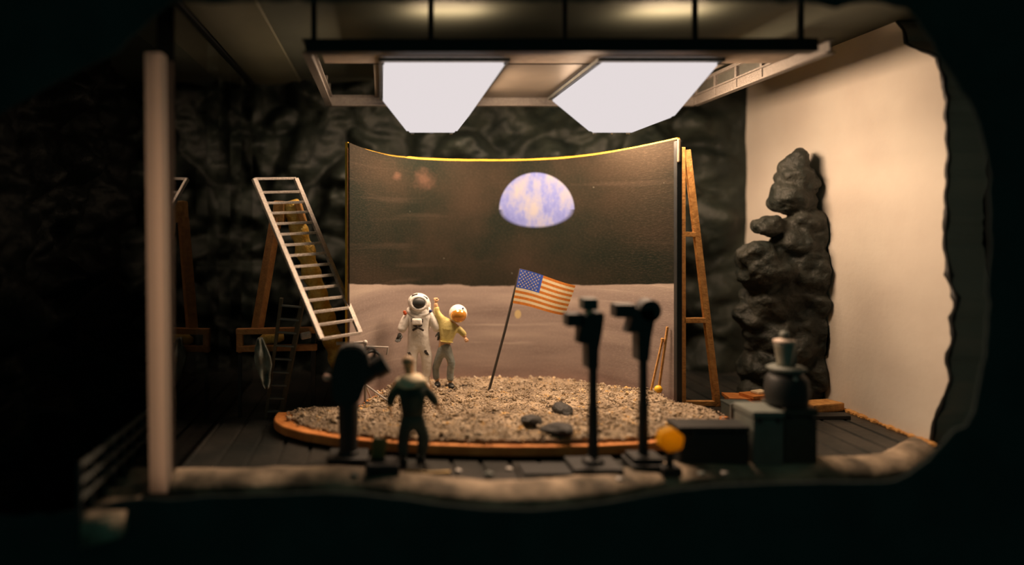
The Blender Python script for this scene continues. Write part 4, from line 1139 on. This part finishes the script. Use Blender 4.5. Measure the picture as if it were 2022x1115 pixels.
# black generator with grey funnel on top of the cases
d = 10.05
zt = P(1550, 806, 9.80).z
gen = thing('generator', (P(1553, 800, d).x, d, zt), 'rounded black generator with a grey bottle-shaped chimney, standing on the cases', 'generator')
X = P(1553, 800, d).x
H = P(1553, 735, d).z-zt
bm = NB(); add_tube(bm, [(X, d, zt-0.005), (X, d, zt+0.03), (X, d, zt+H*0.35), (X, d, zt+H*0.8), (X, d, zt+H*0.95), (X, d, zt+H)], [0.26, 0.29, 0.31, 0.29, 0.24, 0.15], 28); build('tank', bm, M_blackpaint, gen, smooth=True)
bm = NB(); add_tube(bm, [P(1553, 735, d), P(1553, 726, d), P(1553, 722, d)], [0.20, 0.28, 0.22], 24); build('shoulder_ring', bm, M_greybox, gen, smooth=True)
bm = NB(); add_tube(bm, [P(1549, 724, d), P(1549, 716, d), P(1549, 684, d), P(1549, 676, d)], [0.12, 0.10, 0.14, 0.15], 24); build('chimney', bm, mat('chimney_grey', (0.22, 0.22, 0.18), 0.4, 0.3), gen, smooth=True)
bm = NB(); add_tube(bm, [P(1549, 677, d), P(1549, 671, d), P(1549, 668, d)], [0.155, 0.15, 0.06], 24); o = build('cap', bm, mat('pale_cap', (0.50, 0.40, 0.33), 0.5), gen, smooth=True)
bm = NB(); add_tube(bm, [P(1549, 669, d), P(1549, 660, d), P(1549, 654, d)], [0.05, 0.07, 0.05], 16); build('knob', bm, M_greybox, gen, smooth=True)
bm = NB(); add_tube(bm, [P(1568, 725, d), P(1568, 680, d), P(1561, 675, d)], 0.03, 10); build('pipe', bm, M_greybox, gen)
bm = NB(); add_ball(bm, P(1570, 748, d-.24), 0.04, 12); build('dial', bm, M_rodgrey, gen, smooth=True)

# sheets of orange board on the floor behind
c = Vector((P(1478, 790, 12.75).x, 12.75, 0))
zb_ = 0.0
for k, (dx, dy, rz, sz, lab) in enumerate(((0, 0, 0.15, (0.85, 0.5, 0.22), 'thick orange timber block on the floor behind the crate, lowest of its pile'), (-0.02, 0.0, -0.15, (0.95, 0.45, 0.06), 'wide orange board in the middle of the small pile behind the crate'), (0.10, -0.02, 0.3, (0.6, 0.35, 0.06), 'topmost orange board under a pale scrap, behind the crate'))):
    cc = Vector((c.x+dx+0.08, c.y+dy, zb_+sz[2]/2)); zb_ += sz[2]
    bm = NB(); add_box(bm, cc, sz, 0.008, (0, 0, rz))
    tag(build('wooden_board', bm, M_orange, loc=cc), lab, 'board', 'orange boards piled on the floor')
cc = Vector((c.x+0.2, c.y-0.02, zb_+0.026)); bm = NB(); add_box(bm, cc, (0.28, 0.18, 0.05), 0.012, (0, 0, 0.4)); tag(build('paper_scrap', bm, M_shirt, loc=cc), 'crumpled pale scrap lying on the pile of orange boards', 'scrap')

# timber offcut at the far end of the floor by the wall
bm = NB(); cc = Vector((8.5, 12.75, 0.08)); add_box(bm, cc, (0.75, 0.35, 0.16), 0.03, (0, 0, 0.3))
for v in bm.verts: v.co += Vector(noise.noise_vector(v.co*4))*0.04
tag(build('timber_offcut', bm, M_wood, loc=cc), 'rough yellow timber offcut at the foot of the rock spire', 'timber')
bm = NB(); cc = Vector((8.1, 12.25, 0.035)); add_box(bm, cc, (1.1, 0.25, 0.07), 0.01, (0, 0, 0.02))
tag(build('steel_bar', bm, M_black, loc=cc), 'flat black steel bar on the deck boards before the rock spire', 'bar')

# yellow and black dolly beside the man's feet
c = Vector((P(756, 905, 9.75).x, 9.50, 0))
dl = thing('hand_trolley', c, 'low black trolley with a dull yellow upright, beside the man in overalls', 'trolley')
bm = NB(); add_box(bm, c+Vector((0, 0, 0.12)), (0.48, 0.4, 0.12), 0.03); build('tray', bm, M_blackpaint, dl)
bm = NB(); add_box(bm, c+Vector((-0.06, 0.1, 0.32)), (0.22, 0.10, 0.32), 0.04, (0, 0.15, 0)); build('upright_plate', bm, mat('dull_yellow', (0.20, 0.13, 0.03), 0.6), dl)
for sx in (-1, 1):
    for sy in (-1, 1):
        bm = NB(); w0 = c+Vector((sx*0.2, sy*0.16, 0.06)); add_tube(bm, [w0-Vector((0.03, 0, 0)), w0+Vector((0.03, 0, 0))], 0.06, 16); build('wheel', bm, M_blackpaint, dl)
bm = NB(); add_tube(bm, [(P(800, 925, 9.5).x, 9.45, 0.03), (P(850, 928, 9.5).x, 9.40, 0.03), (P(888, 930, 9.5).x, 9.42, 0.03)], 0.03, 10)
tag(build('floor_tube', bm, mat('dull_brass', (0.22, 0.14, 0.04), 0.4, 0.4), loc=(P(850, 928, 9.5).x, 9.42, 0)), 'short brass-coloured tube lying on the floor in front of the man', 'tube')
# long flat black track plate under the camera stands
bm = NB(); a = P(1035, 915, 9.5); add_box(bm, (P(1118, 915, 9.45).x, 9.58, 0.022), (1.25, 0.42, 0.04), 0.01)
tag(build('floor_plate', bm, M_blackpaint, loc=(P(1118, 915, 9.45).x, 9.58, 0)), 'long flat black plate on the floor under the first camera stand', 'plate')
# small stones strewn on the floor between stage and lip
random.seed(9)
for i, (px, Y, sz, m_, lab) in enumerate((
    (700, 9.35, 0.06, M_greybox, 'small grey stone on the floor left of the black trolley'),
    (905, 9.55, 0.05, M_rodgrey, 'small pale stone on the floor, nearest the man on his right side'),
    (965, 9.40, 0.07, M_greybox, 'grey stone on the floor midway between the man and the flat black plate'),
    (1005, 9.62, 0.05, M_rodgrey, 'pale pebble-sized stone touching the left end of the flat black plate'),
    (1222, 9.22, 0.06, M_rodgrey, 'pale stone on the floor between the two right-hand camera stands'),
    (1385, 9.42, 0.06, M_greybox, 'grey stone on the floor right of the yellow floodlight'),
    (1430, 9.45, 0.05, M_rodgrey, 'small pale stone in front of the long low equipment case'))):
    X = (px-VX)*Y/F
    c = Vector((X, Y, sz*0.3)); bm = boulder('s', c, (sz, sz*0.8, sz*0.5), None, seed=i*2.2, amp=0.4, sub=2)
    o = build('stone', bm, m_, loc=c); tag(o, lab, 'stone', 'small stones on the studio floor')

# ---------------------------------------------------------------- outside the glass: ledge and railing
ledge_pts = []
bm = NB()
rows = []
for i in range(31):
    Y = 8.25+i*(11.6-8.25)/30
    xl = -3.78+noise.noise(Vector((Y*1.7, 2, 2)))*0.05; xr = -3.26
    r = []
    for j in range(7):
        X_ = xl+(xr-xl)*j/6; r.append(bm.verts.new((X_, Y, -0.08+0.05*noise.noise(Vector((X_*4, Y*4, 1))))))
    r.append(bm.verts.new((xr, Y, -0.34))); r.append(bm.verts.new((xl, Y, -0.5)))
    rows.append(r)
for a, b in zip(rows, rows[1:]):
    for k in range(9): bm.faces.new((a[k], a[(k+1) % 9], b[(k+1) % 9], b[k]))
bm.faces.new(rows[0]); bm.faces.new(rows[-1][::-1])
struct(build('trim_6', bm, M_conc, smooth=True))
rl = thing('railing', (-3.72, 9.4, -0.06), 'low black metal railing along the ledge outside the glass', 'railing')
p0, p1 = (-3.74, 8.15), (-3.71, 10.55)
for k, h in enumerate((0.24, 0.44, 0.65)):
    bm = NB(); add_beam(bm, (p0[0], p0[1], -0.06+h), (p1[0], p1[1], -0.02+h), 0.06, 0.055, 0.008); build('rail', bm, M_greysteel, rl)
for k in range(8):
    s = k/7; X_ = p0[0]+(p1[0]-p0[0])*s; Y = p0[1]+(p1[1]-p0[1])*s
    bm = NB(); add_beam(bm, (X_, Y, -0.12), (X_, Y, 0.63), 0.05, 0.05, 0.006); build('post', bm, M_black, rl)
